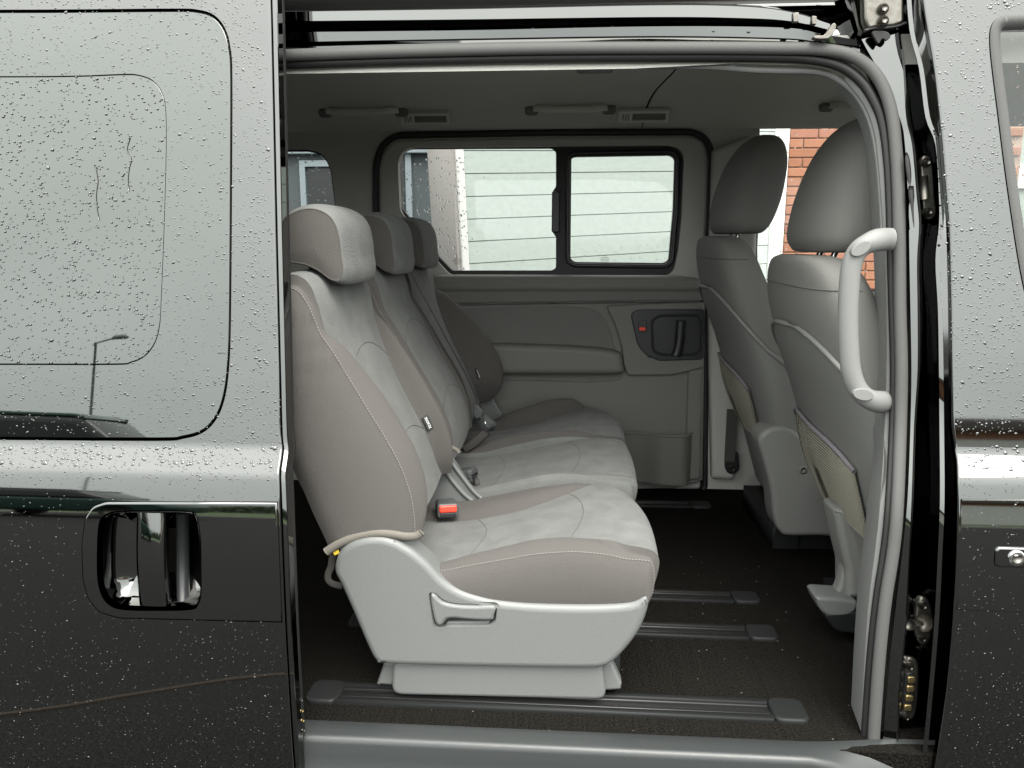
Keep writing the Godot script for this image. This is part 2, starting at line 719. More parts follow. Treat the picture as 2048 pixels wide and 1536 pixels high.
func roof_parts(v: Node3D):
	# headliner: a flat middle that coves down to the far side, in two lengths with a gap between them
	var prof := [[-0.235, 1.735], [-0.25, 1.79], [-0.29, 1.84], [-0.38, 1.87], [-0.6, 1.885], [-0.95, 1.885], [-1.15, 1.88], [-1.28, 1.872], [-1.38, 1.854], [-1.46, 1.832], [-1.545, 1.80]]
	var pts := []
	for p in prof:
		pts.append(Vector2(p[0], p[1]))
	pts = cr(pts, 6)
	var cut := func(y: float, z: float) -> float:
		return 0.255 + 0.05 * smoothstep(-1.5, -0.85, z)
	for side in 2:
		var st := st_new()
		var rows := []
		for q in pts:
			var row := []
			var c: float = cut.call(q.y, q.x)
			var a := -1.9 if side == 0 else c + 0.003
			var b := c - 0.003 if side == 0 else 2.1
			for k in 13:
				var x := lerpf(a, b, k / 12.0)
				var lift := 0.0
				if side == 0 and k == 12 or side == 1 and k == 0:
					lift = 0.006
				row.append(Vector3(x, q.y + lift, q.x))
			rows.append(row)
		loft(st, rows)
		part("headliner", st, M.headliner, v)
	var st := st_new()
	box(st, Vector3(-2.0, 1.93, -1.5), Vector3(1.4, 1.96, -0.3), 0.02)
	var rows := []
	for q in pts:
		rows.append([Vector3(-2.0, q.y + 0.03, q.x - 0.01), Vector3(1.4, q.y + 0.03, q.x - 0.01)])
	loft(st, rows)
	part("roof_skin", st, M.paint, v)
	# grab handles along the far cove
	for h in [[-0.82, -0.56], [-0.123, 0.133], [0.83, 1.06]]:
		var g := node("ceiling_handle", v)
		st = st_new()
		var a: float = h[0]
		var b: float = h[1]
		tube(st, cr([Vector3(a, 1.853, -1.40), Vector3(a + 0.025, 1.846, -1.355), Vector3(a + 0.06, 1.838, -1.337), Vector3((a + b) / 2, 1.84, -1.345), Vector3(b - 0.06, 1.838, -1.337), Vector3(b - 0.025, 1.846, -1.355), Vector3(b, 1.853, -1.40)], 5), 0.012, 9, false, 0.7)
		part("grip", st, M.headliner, g)
		for x in [a, b]:
			st = st_new()
			slab(st, rrect(x - 0.022, -0.016, x + 0.022, 0.016, 0.012), 0.006, -0.01, 0.004, [], Transform3D(Basis(Vector3.RIGHT, 0.95), Vector3(0, 1.842, -1.383)))
			part("mount", st, M.trim_grey, g)
	# air outlets beside them
	for x in [-0.555, 0.175]:
		var g := node("air_outlet", v)
		var T := Transform3D(Basis(Vector3.RIGHT, 0.75), Vector3(x, 1.826, -1.405))
		st = st_new()
		slab(st, rrect(-0.012, -0.022, 0.155, 0.022, 0.006), 0.006, -0.01, 0.003, [rrect(0.035, -0.013, 0.145, 0.013, 0.004)], T)
		part("housing", st, M.headliner, g)
		st = st_new()
		slab(st, rrect(0.037, -0.011, 0.143, 0.011, 0.003), 0.003, -0.006, 0.002, [], T * Transform3D(Basis(Vector3.RIGHT, -0.3), Vector3.ZERO))
		part("flap", st, M.trim_grey, g)
		st = st_new()
		for k in 3:
			box_t(st, Vector3(0.004 + k * 0.009, -0.012, 0.004), Vector3(0.0065 + k * 0.009, 0.012, 0.008), T)
		part("thumb_grip", st, M.black_plastic, g)
	# the small reading lamp, switched off
	st = st_new()
	slab(st, rrect(-0.05, -0.035, 0.05, 0.035, 0.012), 0.008, -0.01, 0.005, [], Transform3D(Basis(Vector3.RIGHT, PI / 2), Vector3(0.07, 1.884, -0.95)))
	part("dome_unit", st, M.trim_grey, v)
	# light trim edge under the near headliner
	st = st_new()
	tube(st, cr([Vector3(-0.6384, 1.7443, -0.2487), Vector3(-0.4209, 1.7458, -0.2489), Vector3(-0.1312, 1.7461, -0.249), Vector3(0.151, 1.7427, -0.2484), Vector3(0.2618, 1.7392, -0.2478), Vector3(0.3351, 1.7327, -0.2468), Vector3(0.3898, 1.73, -0.2463), Vector3(0.4441, 1.7283, -0.2461), Vector3(0.4803, 1.7206, -0.2448), Vector3(0.5167, 1.6966, -0.2409), Vector3(0.5425, 1.6638, -0.2357), Vector3(0.5596, 1.6222, -0.2292), Vector3(0.5708, 1.5661, -0.2206), Vector3(0.579, 1.4938, -0.2098), Vector3(0.5847, 1.4212, -0.1993)], 4), 0.0065, 7, false, 0.8)
	part("headliner_edge", st, M.trim_light, v)


func box_t(st: SurfaceTool, a: Vector3, b: Vector3, T: Transform3D, r := 0.001):
	slab(st, [Vector2(a.x, a.y), Vector2(b.x, a.y), Vector2(b.x, b.y), Vector2(a.x, b.y)], b.z, a.z, r, [], T, 2, null, r)


func opening_parts(v: Node3D):
	# ---- weather seal round the opening
	var path := cr([Vector3(-0.6724, 1.7616, -0.2165), Vector3(-0.5458, 1.7642, -0.2169), Vector3(-0.3161, 1.7678, -0.2175), Vector3(-0.0358, 1.7687, -0.2177), Vector3(0.2372, 1.765, -0.2171), Vector3(0.3799, 1.7617, -0.2165), Vector3(0.4506, 1.7588, -0.216), Vector3(0.5025, 1.7483, -0.2143), Vector3(0.5406, 1.7231, -0.2102), Vector3(0.565, 1.6858, -0.2042), Vector3(0.5801, 1.6365, -0.1964), Vector3(0.5888, 1.5687, -0.186), Vector3(0.5941, 1.4999, -0.1757), Vector3(0.5989, 1.3963, -0.1608), Vector3(0.6029, 1.2965, -0.1468), Vector3(0.6087, 1.1944, -0.1324), Vector3(0.6103, 1.088, -0.1175), Vector3(0.5982, 0.9549, -0.0719), Vector3(0.5939, 0.8737, -0.0608), Vector3(0.5847, 0.77, -0.0528), Vector3(0.5822, 0.6334, -0.0487), Vector3(0.5888, 0.4131, -0.0513)], 5)
	var st := st_new()
	tube(st, path, 0.0112, 12, false, 0.75)
	part("door_seal", st, M.seal_rubber, v)
	st = st_new()
	tube(st, cr([Vector3(-0.6778, 1.7475, -0.2262), Vector3(-0.5502, 1.7503, -0.2266), Vector3(-0.3186, 1.7541, -0.2273), Vector3(-0.0359, 1.7551, -0.2274), Vector3(0.2394, 1.7526, -0.227), Vector3(0.3654, 1.7497, -0.2265), Vector3(0.4368, 1.745, -0.2258), Vector3(0.4903, 1.7317, -0.2236), Vector3(0.5279, 1.7045, -0.2192), Vector3(0.5516, 1.6705, -0.2138), Vector3(0.5683, 1.6304, -0.2075), Vector3(0.5786, 1.57, -0.1982), Vector3(0.5849, 1.5006, -0.1878), Vector3(0.5906, 1.3961, -0.1728), Vector3(0.5964, 1.2955, -0.1586), Vector3(0.6022, 1.1924, -0.1441), Vector3(0.6037, 1.0851, -0.1291), Vector3(0.59, 0.9507, -0.0832), Vector3(0.5848, 0.8687, -0.0723), Vector3(0.5756, 0.7639, -0.0645), Vector3(0.573, 0.6258, -0.0607), Vector3(0.5793, 0.4031, -0.0636)], 5), 0.0095, 8, false, 0.7)
	part("inner_seal", st, M.gasket, v)
	# ---- light plastic edge of the pillar trim inside the seal
	st = st_new()
	loft(st, [cr([Vector3(0.5022, 1.711, -0.2333), Vector3(0.5379, 1.6667, -0.2262), Vector3(0.5577, 1.6172, -0.2184), Vector3(0.5673, 1.5562, -0.2091), Vector3(0.5757, 1.4753, -0.1971), Vector3(0.5837, 1.385, -0.1842), Vector3(0.5891, 1.2943, -0.1715), Vector3(0.5924, 1.1848, -0.1561), Vector3(0.5913, 1.0564, -0.1367), Vector3(0.5775, 0.9461, -0.0954), Vector3(0.5723, 0.8632, -0.0847), Vector3(0.5657, 0.7573, -0.0772), Vector3(0.5666, 0.6178, -0.0736), Vector3(0.5756, 0.3927, -0.077)], 4),
		cr([Vector3(0.5061, 1.7163, -0.2251), Vector3(0.5425, 1.6713, -0.2179), Vector3(0.5622, 1.6195, -0.2098), Vector3(0.5727, 1.5553, -0.1999), Vector3(0.581, 1.4749, -0.188), Vector3(0.589, 1.3852, -0.1752), Vector3(0.5944, 1.2951, -0.1626), Vector3(0.5987, 1.1863, -0.1473), Vector3(0.5987, 1.0586, -0.1286), Vector3(0.5854, 0.9493, -0.0869), Vector3(0.5802, 0.867, -0.0761), Vector3(0.5728, 0.7619, -0.0684), Vector3(0.5728, 0.6234, -0.0646), Vector3(0.5829, 0.4002, -0.0677)], 4),
		cr([Vector3(0.5171, 1.7243, -0.2354), Vector3(0.5536, 1.6799, -0.2283), Vector3(0.5752, 1.6278, -0.2201), Vector3(0.5868, 1.5561, -0.2091), Vector3(0.5952, 1.4752, -0.1971), Vector3(0.6015, 1.385, -0.1842), Vector3(0.607, 1.2944, -0.1715), Vector3(0.6121, 1.185, -0.1561), Vector3(0.6129, 1.0567, -0.1369), Vector3(0.6005, 0.9467, -0.0955), Vector3(0.5963, 0.8639, -0.0848), Vector3(0.5881, 0.7581, -0.0772), Vector3(0.5884, 0.6187, -0.0736), Vector3(0.5999, 0.394, -0.077)], 4)])
	part("pillar_trim", st, M.trim_light, v)
	st = st_new()
	var inner := []
	for o in [[0.0, -0.075], [0.012, -0.16], [0.05, -0.22]]:
		var row := []
		for p in cr([Vector2(0.5022, 1.711), Vector2(0.5379, 1.6667), Vector2(0.5577, 1.6172), Vector2(0.5673, 1.5562), Vector2(0.5757, 1.4753), Vector2(0.5837, 1.385), Vector2(0.5891, 1.2943), Vector2(0.5924, 1.1848), Vector2(0.5913, 1.0564), Vector2(0.5775, 0.9461), Vector2(0.5723, 0.8632), Vector2(0.5657, 0.7573), Vector2(0.5666, 0.6178), Vector2(0.5756, 0.3927)], 4):
			row.append(Vector3(p.x + o[0], p.y, body(p.y) + o[1]))
		inner.append(row)
	loft(st, inner)
	part("pillar_cover", st, M.trim_light, v)
	# ---- pillar between the opening and the front door: folded sheet metal
	var lines := [
		[Vector3(0.4734, 1.9123, -0.2834), Vector3(0.5019, 1.8027, -0.2633), Vector3(0.5411, 1.7325, -0.2517), Vector3(0.5825, 1.6443, -0.2376), Vector3(0.5936, 1.5936, -0.2298), Vector3(0.6023, 1.5021, -0.216), Vector3(0.6056, 1.4485, -0.2082), Vector3(0.6085, 1.3847, -0.1992), Vector3(0.6131, 1.2931, -0.1863), Vector3(0.6192, 1.1826, -0.1708), Vector3(0.6206, 1.0807, -0.1564), Vector3(0.6083, 0.9492, -0.1109), Vector3(0.6018, 0.8372, -0.0974), Vector3(0.5964, 0.7205, -0.0906), Vector3(0.5941, 0.5735, -0.0884), Vector3(0.5981, 0.3821, -0.0924)],
		[Vector3(0.482, 1.9006, -0.2471), Vector3(0.5099, 1.7937, -0.2278), Vector3(0.5481, 1.7251, -0.2165), Vector3(0.5885, 1.6391, -0.2028), Vector3(0.5994, 1.5895, -0.1951), Vector3(0.6079, 1.5002, -0.1817), Vector3(0.6112, 1.4478, -0.1741), Vector3(0.614, 1.3855, -0.1653), Vector3(0.6186, 1.2961, -0.1527), Vector3(0.6246, 1.1882, -0.1375), Vector3(0.626, 1.0887, -0.1236), Vector3(0.6136, 0.9604, -0.0788), Vector3(0.607, 0.8514, -0.0646), Vector3(0.6016, 0.738, -0.0573), Vector3(0.5994, 0.5951, -0.0545), Vector3(0.6034, 0.4092, -0.0574)],
		[Vector3(0.4912, 1.8973, -0.2374), Vector3(0.5155, 1.7912, -0.2184), Vector3(0.5508, 1.7231, -0.2072), Vector3(0.591, 1.6376, -0.1936), Vector3(0.6018, 1.5885, -0.186), Vector3(0.6094, 1.4997, -0.1726), Vector3(0.6127, 1.4476, -0.1651), Vector3(0.6155, 1.3857, -0.1563), Vector3(0.62, 1.2969, -0.1438), Vector3(0.6252, 1.1897, -0.1288), Vector3(0.6266, 1.0908, -0.1149), Vector3(0.6142, 0.9633, -0.0703), Vector3(0.6075, 0.8552, -0.056), Vector3(0.6021, 0.7425, -0.0485), Vector3(0.5999, 0.6007, -0.0455), Vector3(0.6039, 0.4163, -0.0482)],
		[Vector3(0.5756, 1.8946, -0.2349), Vector3(0.5842, 1.7894, -0.2161), Vector3(0.5943, 1.7221, -0.205), Vector3(0.6014, 1.6372, -0.1915), Vector3(0.6131, 1.5881, -0.1839), Vector3(0.6233, 1.4995, -0.1706), Vector3(0.6292, 1.4476, -0.1631), Vector3(0.6277, 1.3858, -0.1543), Vector3(0.6314, 1.2972, -0.1419), Vector3(0.6348, 1.1901, -0.1268), Vector3(0.6318, 1.0913, -0.1129), Vector3(0.6202, 0.9641, -0.0685), Vector3(0.6188, 0.8563, -0.0541), Vector3(0.6196, 0.7442, -0.0466), Vector3(0.6194, 0.6029, -0.0435), Vector3(0.6294, 0.4193, -0.0461)],
		[Vector3(0.5775, 1.8932, -0.2307), Vector3(0.586, 1.7884, -0.2119), Vector3(0.5961, 1.7212, -0.2009), Vector3(0.6032, 1.6366, -0.1874), Vector3(0.6157, 1.5876, -0.1799), Vector3(0.6259, 1.4993, -0.1666), Vector3(0.6318, 1.4475, -0.1591), Vector3(0.6303, 1.3859, -0.1503), Vector3(0.634, 1.2975, -0.1379), Vector3(0.6366, 1.1908, -0.1229), Vector3(0.6336, 1.0923, -0.1091), Vector3(0.622, 0.9654, -0.0647), Vector3(0.6196, 0.858, -0.0502), Vector3(0.6213, 0.7463, -0.0426), Vector3(0.6211, 0.6054, -0.0395), Vector3(0.6311, 0.4226, -0.042)],
		[Vector3(0.5987, 1.9076, -0.2774), Vector3(0.6065, 1.7995, -0.2578), Vector3(0.6177, 1.7303, -0.2464), Vector3(0.626, 1.6431, -0.2325), Vector3(0.6388, 1.5927, -0.2246), Vector3(0.6493, 1.5016, -0.2109), Vector3(0.6545, 1.4483, -0.2032), Vector3(0.6538, 1.3849, -0.1942), Vector3(0.6577, 1.2938, -0.1814), Vector3(0.6603, 1.1839, -0.1659), Vector3(0.6582, 1.0825, -0.1517), Vector3(0.6463, 0.9517, -0.1063), Vector3(0.6453, 0.8405, -0.0927), Vector3(0.6476, 0.7249, -0.0858), Vector3(0.6479, 0.579, -0.0834), Vector3(0.6579, 0.3893, -0.0871)],
		[Vector3(0.6117, 1.9107, -0.2881), Vector3(0.6212, 1.8018, -0.2682), Vector3(0.6397, 1.7321, -0.2567), Vector3(0.6534, 1.6443, -0.2426), Vector3(0.6725, 1.5936, -0.2348), Vector3(0.6814, 1.5021, -0.221), Vector3(0.683, 1.4485, -0.2132), Vector3(0.6788, 1.3847, -0.2042), Vector3(0.6863, 1.2931, -0.1913), Vector3(0.6918, 1.1827, -0.1758), Vector3(0.696, 1.0808, -0.1614), Vector3(0.689, 0.9494, -0.116), Vector3(0.6892, 0.8377, -0.1025), Vector3(0.6919, 0.7213, -0.0957), Vector3(0.6939, 0.5747, -0.0934), Vector3(0.6977, 0.3836, -0.0973)],
		[Vector3(0.6, 1.8991, -0.2508), Vector3(0.6094, 1.7929, -0.2317), Vector3(0.6274, 1.7248, -0.2205), Vector3(0.6408, 1.6391, -0.2068), Vector3(0.6595, 1.5895, -0.1991), Vector3(0.6682, 1.5002, -0.1857), Vector3(0.6698, 1.4478, -0.1781), Vector3(0.6657, 1.3855, -0.1693), Vector3(0.673, 1.2961, -0.1567), Vector3(0.6784, 1.1882, -0.1415), Vector3(0.6825, 1.0887, -0.1276), Vector3(0.6755, 0.9605, -0.0828), Vector3(0.6752, 0.8518, -0.0687), Vector3(0.6776, 0.7386, -0.0613), Vector3(0.6792, 0.5961, -0.0585), Vector3(0.6825, 0.4104, -0.0614)],
		[Vector3(0.5819, 1.884, -0.2019), Vector3(0.5912, 1.7812, -0.1837), Vector3(0.6087, 1.7152, -0.1729), Vector3(0.6216, 1.6323, -0.1598), Vector3(0.6398, 1.5842, -0.1523), Vector3(0.6482, 1.4976, -0.1394), Vector3(0.6498, 1.4469, -0.132), Vector3(0.6458, 1.3866, -0.1234), Vector3(0.6529, 1.3, -0.1113), Vector3(0.6581, 1.1954, -0.0966), Vector3(0.6621, 1.099, -0.083), Vector3(0.6551, 0.9749, -0.0394), Vector3(0.6543, 0.8702, -0.0244), Vector3(0.656, 0.7612, -0.0164), Vector3(0.6572, 0.6239, -0.0126), Vector3(0.6598, 0.4454, -0.0143)],
		[Vector3(0.5895, 1.8838, -0.2019), Vector3(0.5988, 1.7811, -0.1837), Vector3(0.6162, 1.7151, -0.1729), Vector3(0.6292, 1.6322, -0.1597), Vector3(0.6474, 1.5842, -0.1523), Vector3(0.6558, 1.4976, -0.1393), Vector3(0.6574, 1.4469, -0.132), Vector3(0.6534, 1.3866, -0.1234), Vector3(0.6605, 1.3, -0.1113), Vector3(0.6657, 1.1955, -0.0966), Vector3(0.6698, 1.0991, -0.083), Vector3(0.6627, 0.9751, -0.0395), Vector3(0.6619, 0.8704, -0.0245), Vector3(0.6637, 0.7614, -0.0164), Vector3(0.6649, 0.6242, -0.0126), Vector3(0.6677, 0.4458, -0.0143)],
		[Vector3(0.6054, 1.8956, -0.2401), Vector3(0.6148, 1.7902, -0.2212), Vector3(0.6327, 1.7226, -0.2101), Vector3(0.646, 1.6375, -0.1966), Vector3(0.6646, 1.5883, -0.189), Vector3(0.6732, 1.4996, -0.1756), Vector3(0.6748, 1.4476, -0.1681), Vector3(0.6708, 1.3858, -0.1593), Vector3(0.6781, 1.297, -0.1468), Vector3(0.6834, 1.1899, -0.1318), Vector3(0.6876, 1.0911, -0.1179), Vector3(0.6804, 0.9638, -0.0734), Vector3(0.68, 0.856, -0.0591), Vector3(0.6823, 0.7439, -0.0515), Vector3(0.684, 0.6025, -0.0485), Vector3(0.6873, 0.4186, -0.0511)],
		[Vector3(0.6452, 1.9082, -0.2826), Vector3(0.6645, 1.7997, -0.2628), Vector3(0.6784, 1.7304, -0.2514), Vector3(0.6912, 1.6432, -0.2375), Vector3(0.6978, 1.5928, -0.2296), Vector3(0.7076, 1.5017, -0.2159), Vector3(0.7137, 1.4483, -0.2082), Vector3(0.7185, 1.3849, -0.1992), Vector3(0.7234, 1.2938, -0.1864), Vector3(0.728, 1.1839, -0.1709), Vector3(0.7333, 1.0825, -0.1567), Vector3(0.7337, 0.9521, -0.1114), Vector3(0.7349, 0.8411, -0.0978), Vector3(0.7379, 0.7255, -0.0908), Vector3(0.7388, 0.5799, -0.0884), Vector3(0.7371, 0.3897, -0.0921)]]
	for i in lines.size():
		lines[i] = cr(lines[i], 4)
	st = st_new()
	folded(st, lines)
	part("door_pillar", st, M.paint, v)
	# dark rubber tape stuck on the pillar, and the scraped paint beside it
	st = st_new()
	tube(st, cr([Vector3(0.5994, 1.5739, -0.1708), Vector3(0.6036, 1.5434, -0.1661), Vector3(0.607, 1.5155, -0.162)], 3), [0.0015, 0.004, 0.005, 0.005, 0.0045, 0.003, 0.0015], 6, false, 0.3)
	part("rubber_tape", st, M.gasket, v)
	st = st_new()
	tube(st, cr([Vector3(0.6083, 1.5154, -0.161), Vector3(0.611, 1.4823, -0.1561), Vector3(0.6156, 1.443, -0.1504)], 3), [0.005, 0.0055, 0.0055, 0.003, 0.002, 0.0015, 0.001], 6, false, 0.3)
	part("rubber_tape", st, M.gasket, v)
	# ---- fittings on the pillar: upper guide plate, striker pin, contact block, lower guide
	var g := node("hinge_plate", v)
	st = st_new()
	slab(st, cr([Vector2(0.6415, 1.5713), Vector2(0.6526, 1.5643), Vector2(0.6584, 1.5408), Vector2(0.6648, 1.5013), Vector2(0.6704, 1.4703), Vector2(0.6629, 1.457), Vector2(0.6508, 1.4641), Vector2(0.6437, 1.4925), Vector2(0.6378, 1.5365), Vector2(0.6347, 1.5609)], 3, true), -0.192, -0.205, 0.003)
	part("plate", st, M.steel, g)
	for p in [Vector3(0.6419, 1.5579, -0.186), Vector3(0.6536, 1.4711, -0.186)]:
		bolt(g, p, 0.0085)
	st = st_new()
	tube(st, [Vector3(0.638, 1.5345, -0.186), Vector3(0.6453, 1.4941, -0.186)], 0.008, 10)
	part("roller", st, M.steel, g)
	g = node("striker", v)
	st = st_new()
	slab(st, cr([Vector2(0.6645, 0.7717), Vector2(0.6768, 0.7642), Vector2(0.6866, 0.7367), Vector2(0.6897, 0.7047), Vector2(0.6846, 0.6823), Vector2(0.6745, 0.6738), Vector2(0.6626, 0.6855), Vector2(0.655, 0.7094), Vector2(0.6538, 0.7415), Vector2(0.6572, 0.7635)], 3, true), -0.084, -0.094, 0.005)
	part("plate", st, M.steel, g)
	st = st_new()
	tube(st, [Vector3(0.6761, 0.7187, -0.09), Vector3(0.6654, 0.7251, -0.075)], 0.016, 14)
	part("boss", st, M.steel, g)
	st = st_new()
	tube(st, [Vector3(0.6678, 0.7226, -0.08), Vector3(0.639, 0.728, -0.062)], 0.0052, 10)
	tube(st, [Vector3(0.6391, 0.7269, -0.064), Vector3(0.6346, 0.7289, -0.06)], 0.0105, 12)
	part("pin", st, M.steel, g)
	bolt(g, Vector3(0.6655, 0.7564, -0.082), 0.0085)
	bolt(g, Vector3(0.6708, 0.6905, -0.082), 0.006)
	g = node("contact_block", v)
	st = st_new()
	slab(st, cr([Vector2(0.6478, 0.652), Vector2(0.6617, 0.6485), Vector2(0.6688, 0.6304), Vector2(0.6727, 0.5688), Vector2(0.6707, 0.5312), Vector2(0.6587, 0.5223), Vector2(0.647, 0.5301), Vector2(0.6427, 0.5675), Vector2(0.6408, 0.619), Vector2(0.6417, 0.6395)], 3, true), -0.079, -0.09, 0.004)
	part("housing", st, M.steel, g)
	st = st_new()
	slab(st, cr([Vector2(0.6531, 0.6236), Vector2(0.6618, 0.6178), Vector2(0.6664, 0.5686), Vector2(0.6641, 0.5435), Vector2(0.6524, 0.5408), Vector2(0.6449, 0.553), Vector2(0.6436, 0.5882), Vector2(0.6446, 0.6171)], 3, true), -0.076, -0.085, 0.003)
	part("insulator", st, M.black_plastic, g)
	for p in [Vector3(0.6544, 0.6105, -0.073), Vector3(0.6543, 0.592, -0.073), Vector3(0.6542, 0.5724, -0.073), Vector3(0.6533, 0.5526, -0.073)]:
		st = st_new()
		slab(st, rrect(p.x - 0.0075, p.y - 0.0065, p.x + 0.0075, p.y + 0.0065, 0.004), -0.072, -0.078, 0.002)
		part("contact", st, M.brass, g)
	bolt(g, Vector3(0.6501, 0.6368, -0.075), 0.007)
	bolt(g, Vector3(0.6523, 0.5325, -0.075), 0.006)
	g = node("lower_guide", v)
	st = st_new()
	slab(st, cr([Vector2(0.6536, 0.4939), Vector2(0.667, 0.4883), Vector2(0.6726, 0.4674), Vector2(0.67, 0.4353), Vector2(0.6721, 0.3925), Vector2(0.6517, 0.3914), Vector2(0.6516, 0.4344), Vector2(0.6451, 0.466), Vector2(0.6452, 0.4851)], 3, true), -0.071, -0.09, 0.005)
	part("plate", st, M.steel, g)
	bolt(g, Vector3(0.6547, 0.4827, -0.068), 0.008)
	# ---- bracket at the head of the pillar
	g = node("roof_bracket", v)
	st = st_new()
	slab(st, soft([Vector2(0.5091, 1.8834), Vector2(0.5767, 1.8819), Vector2(0.5868, 1.7973), Vector2(0.5703, 1.791), Vector2(0.5364, 1.7891), Vector2(0.5263, 1.7868), Vector2(0.5182, 1.8018)], 0.006), -0.197, -0.215, 0.005)
	part("plate", st, M.steel, g)
	bolt(g, Vector3(0.5472, 1.8193, -0.192), 0.0098)
	bolt(g, Vector3(0.5488, 1.7996, -0.192), 0.0098)
	st = st_new()
	tube(st, cr([Vector3(0.5198, 1.785, -0.2004), Vector3(0.5352, 1.789, -0.201), Vector3(0.5558, 1.7895, -0.2011), Vector3(0.5772, 1.7925, -0.2016), Vector3(0.5916, 1.7975, -0.2025)], 3), 0.003, 6)
	part("sealant", st, M.gasket, g)
	# cracked wax and grime at the corner
	st = st_new()
	slab(st, cr([Vector2(0.5336, 1.783), Vector2(0.5489, 1.7844), Vector2(0.5613, 1.7808), Vector2(0.5653, 1.7741), Vector2(0.559, 1.7676), Vector2(0.5518, 1.771), Vector2(0.5465, 1.7628), Vector2(0.5389, 1.7712)], 3, true), -0.1975, -0.203, 0.001)
	part("sealant", st, M.gasket, g)
	# ---- header above the opening: roof edge, track and flange
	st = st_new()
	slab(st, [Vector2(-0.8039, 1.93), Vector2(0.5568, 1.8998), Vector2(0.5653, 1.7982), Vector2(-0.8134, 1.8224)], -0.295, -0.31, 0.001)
	part("header_recess_shade", st, M.gasket, v)  # black sheet: shade under the roof edge, put in as colour
	var top := [
		[Vector3(-0.6992, 1.9551, -0.2021), Vector3(-0.2166, 1.947, -0.2004), Vector3(0.1395, 1.9403, -0.199), Vector3(0.3643, 1.9344, -0.1978), Vector3(0.517, 1.9304, -0.197)],
		[Vector3(-0.6998, 1.8873, -0.1925), Vector3(-0.2162, 1.8782, -0.1908), Vector3(0.1407, 1.8736, -0.1899), Vector3(0.366, 1.8685, -0.189), Vector3(0.5191, 1.865, -0.1883)],
		[Vector3(-0.7067, 1.8892, -0.2069), Vector3(-0.2183, 1.8801, -0.2051), Vector3(0.1421, 1.8755, -0.2043), Vector3(0.3697, 1.8703, -0.2033), Vector3(0.5243, 1.8669, -0.2027)],
		[Vector3(-0.7426, 1.9121, -0.2833), Vector3(-0.2294, 1.9025, -0.2814), Vector3(0.1493, 1.8977, -0.2805), Vector3(0.3885, 1.8923, -0.2795), Vector3(0.5509, 1.8886, -0.2788)]]
	st = st_new()
	for i in top.size():
		top[i] = cr(top[i], 6)
	folded(st, top)
	part("roof_edge", st, M.paint, v)
	var track := [
		[Vector3(-0.7394, 1.8605, -0.2685), Vector3(-0.2281, 1.8568, -0.2678), Vector3(0.1493, 1.8565, -0.2678), Vector3(0.3149, 1.8512, -0.2668), Vector3(0.406, 1.8394, -0.2647), Vector3(0.4784, 1.8163, -0.2606)],
		[Vector3(-0.7249, 1.85, -0.2376), Vector3(-0.2236, 1.8465, -0.2369), Vector3(0.1464, 1.8462, -0.2369), Vector3(0.3088, 1.8411, -0.236), Vector3(0.3981, 1.8295, -0.2339), Vector3(0.4692, 1.8068, -0.23)],
		[Vector3(-0.7209, 1.8458, -0.2288), Vector3(-0.2223, 1.8423, -0.2282), Vector3(0.1457, 1.8421, -0.2282), Vector3(0.3072, 1.837, -0.2273), Vector3(0.3959, 1.8254, -0.2252), Vector3(0.4667, 1.8029, -0.2214)],
		[Vector3(-0.7208, 1.829, -0.2258), Vector3(-0.2221, 1.8241, -0.225), Vector3(0.146, 1.8215, -0.2245), Vector3(0.3075, 1.8166, -0.2237), Vector3(0.3962, 1.8095, -0.2225), Vector3(0.4669, 1.7924, -0.2196)],
		[Vector3(-0.7227, 1.8282, -0.2297), Vector3(-0.2227, 1.8233, -0.2289), Vector3(0.1464, 1.8208, -0.2284), Vector3(0.3083, 1.8159, -0.2276), Vector3(0.3973, 1.8088, -0.2264), Vector3(0.4682, 1.7916, -0.2235)],
		[Vector3(-0.7466, 1.8417, -0.2801), Vector3(-0.2301, 1.8366, -0.2792), Vector3(0.1512, 1.834, -0.2787), Vector3(0.3185, 1.8289, -0.2778), Vector3(0.4104, 1.8216, -0.2766), Vector3(0.4835, 1.8038, -0.2735)]]
	for i in track.size():
		track[i] = cr(track[i], 6)
	st = st_new()
	folded(st, track)
	part("door_track", st, M.paint, v)
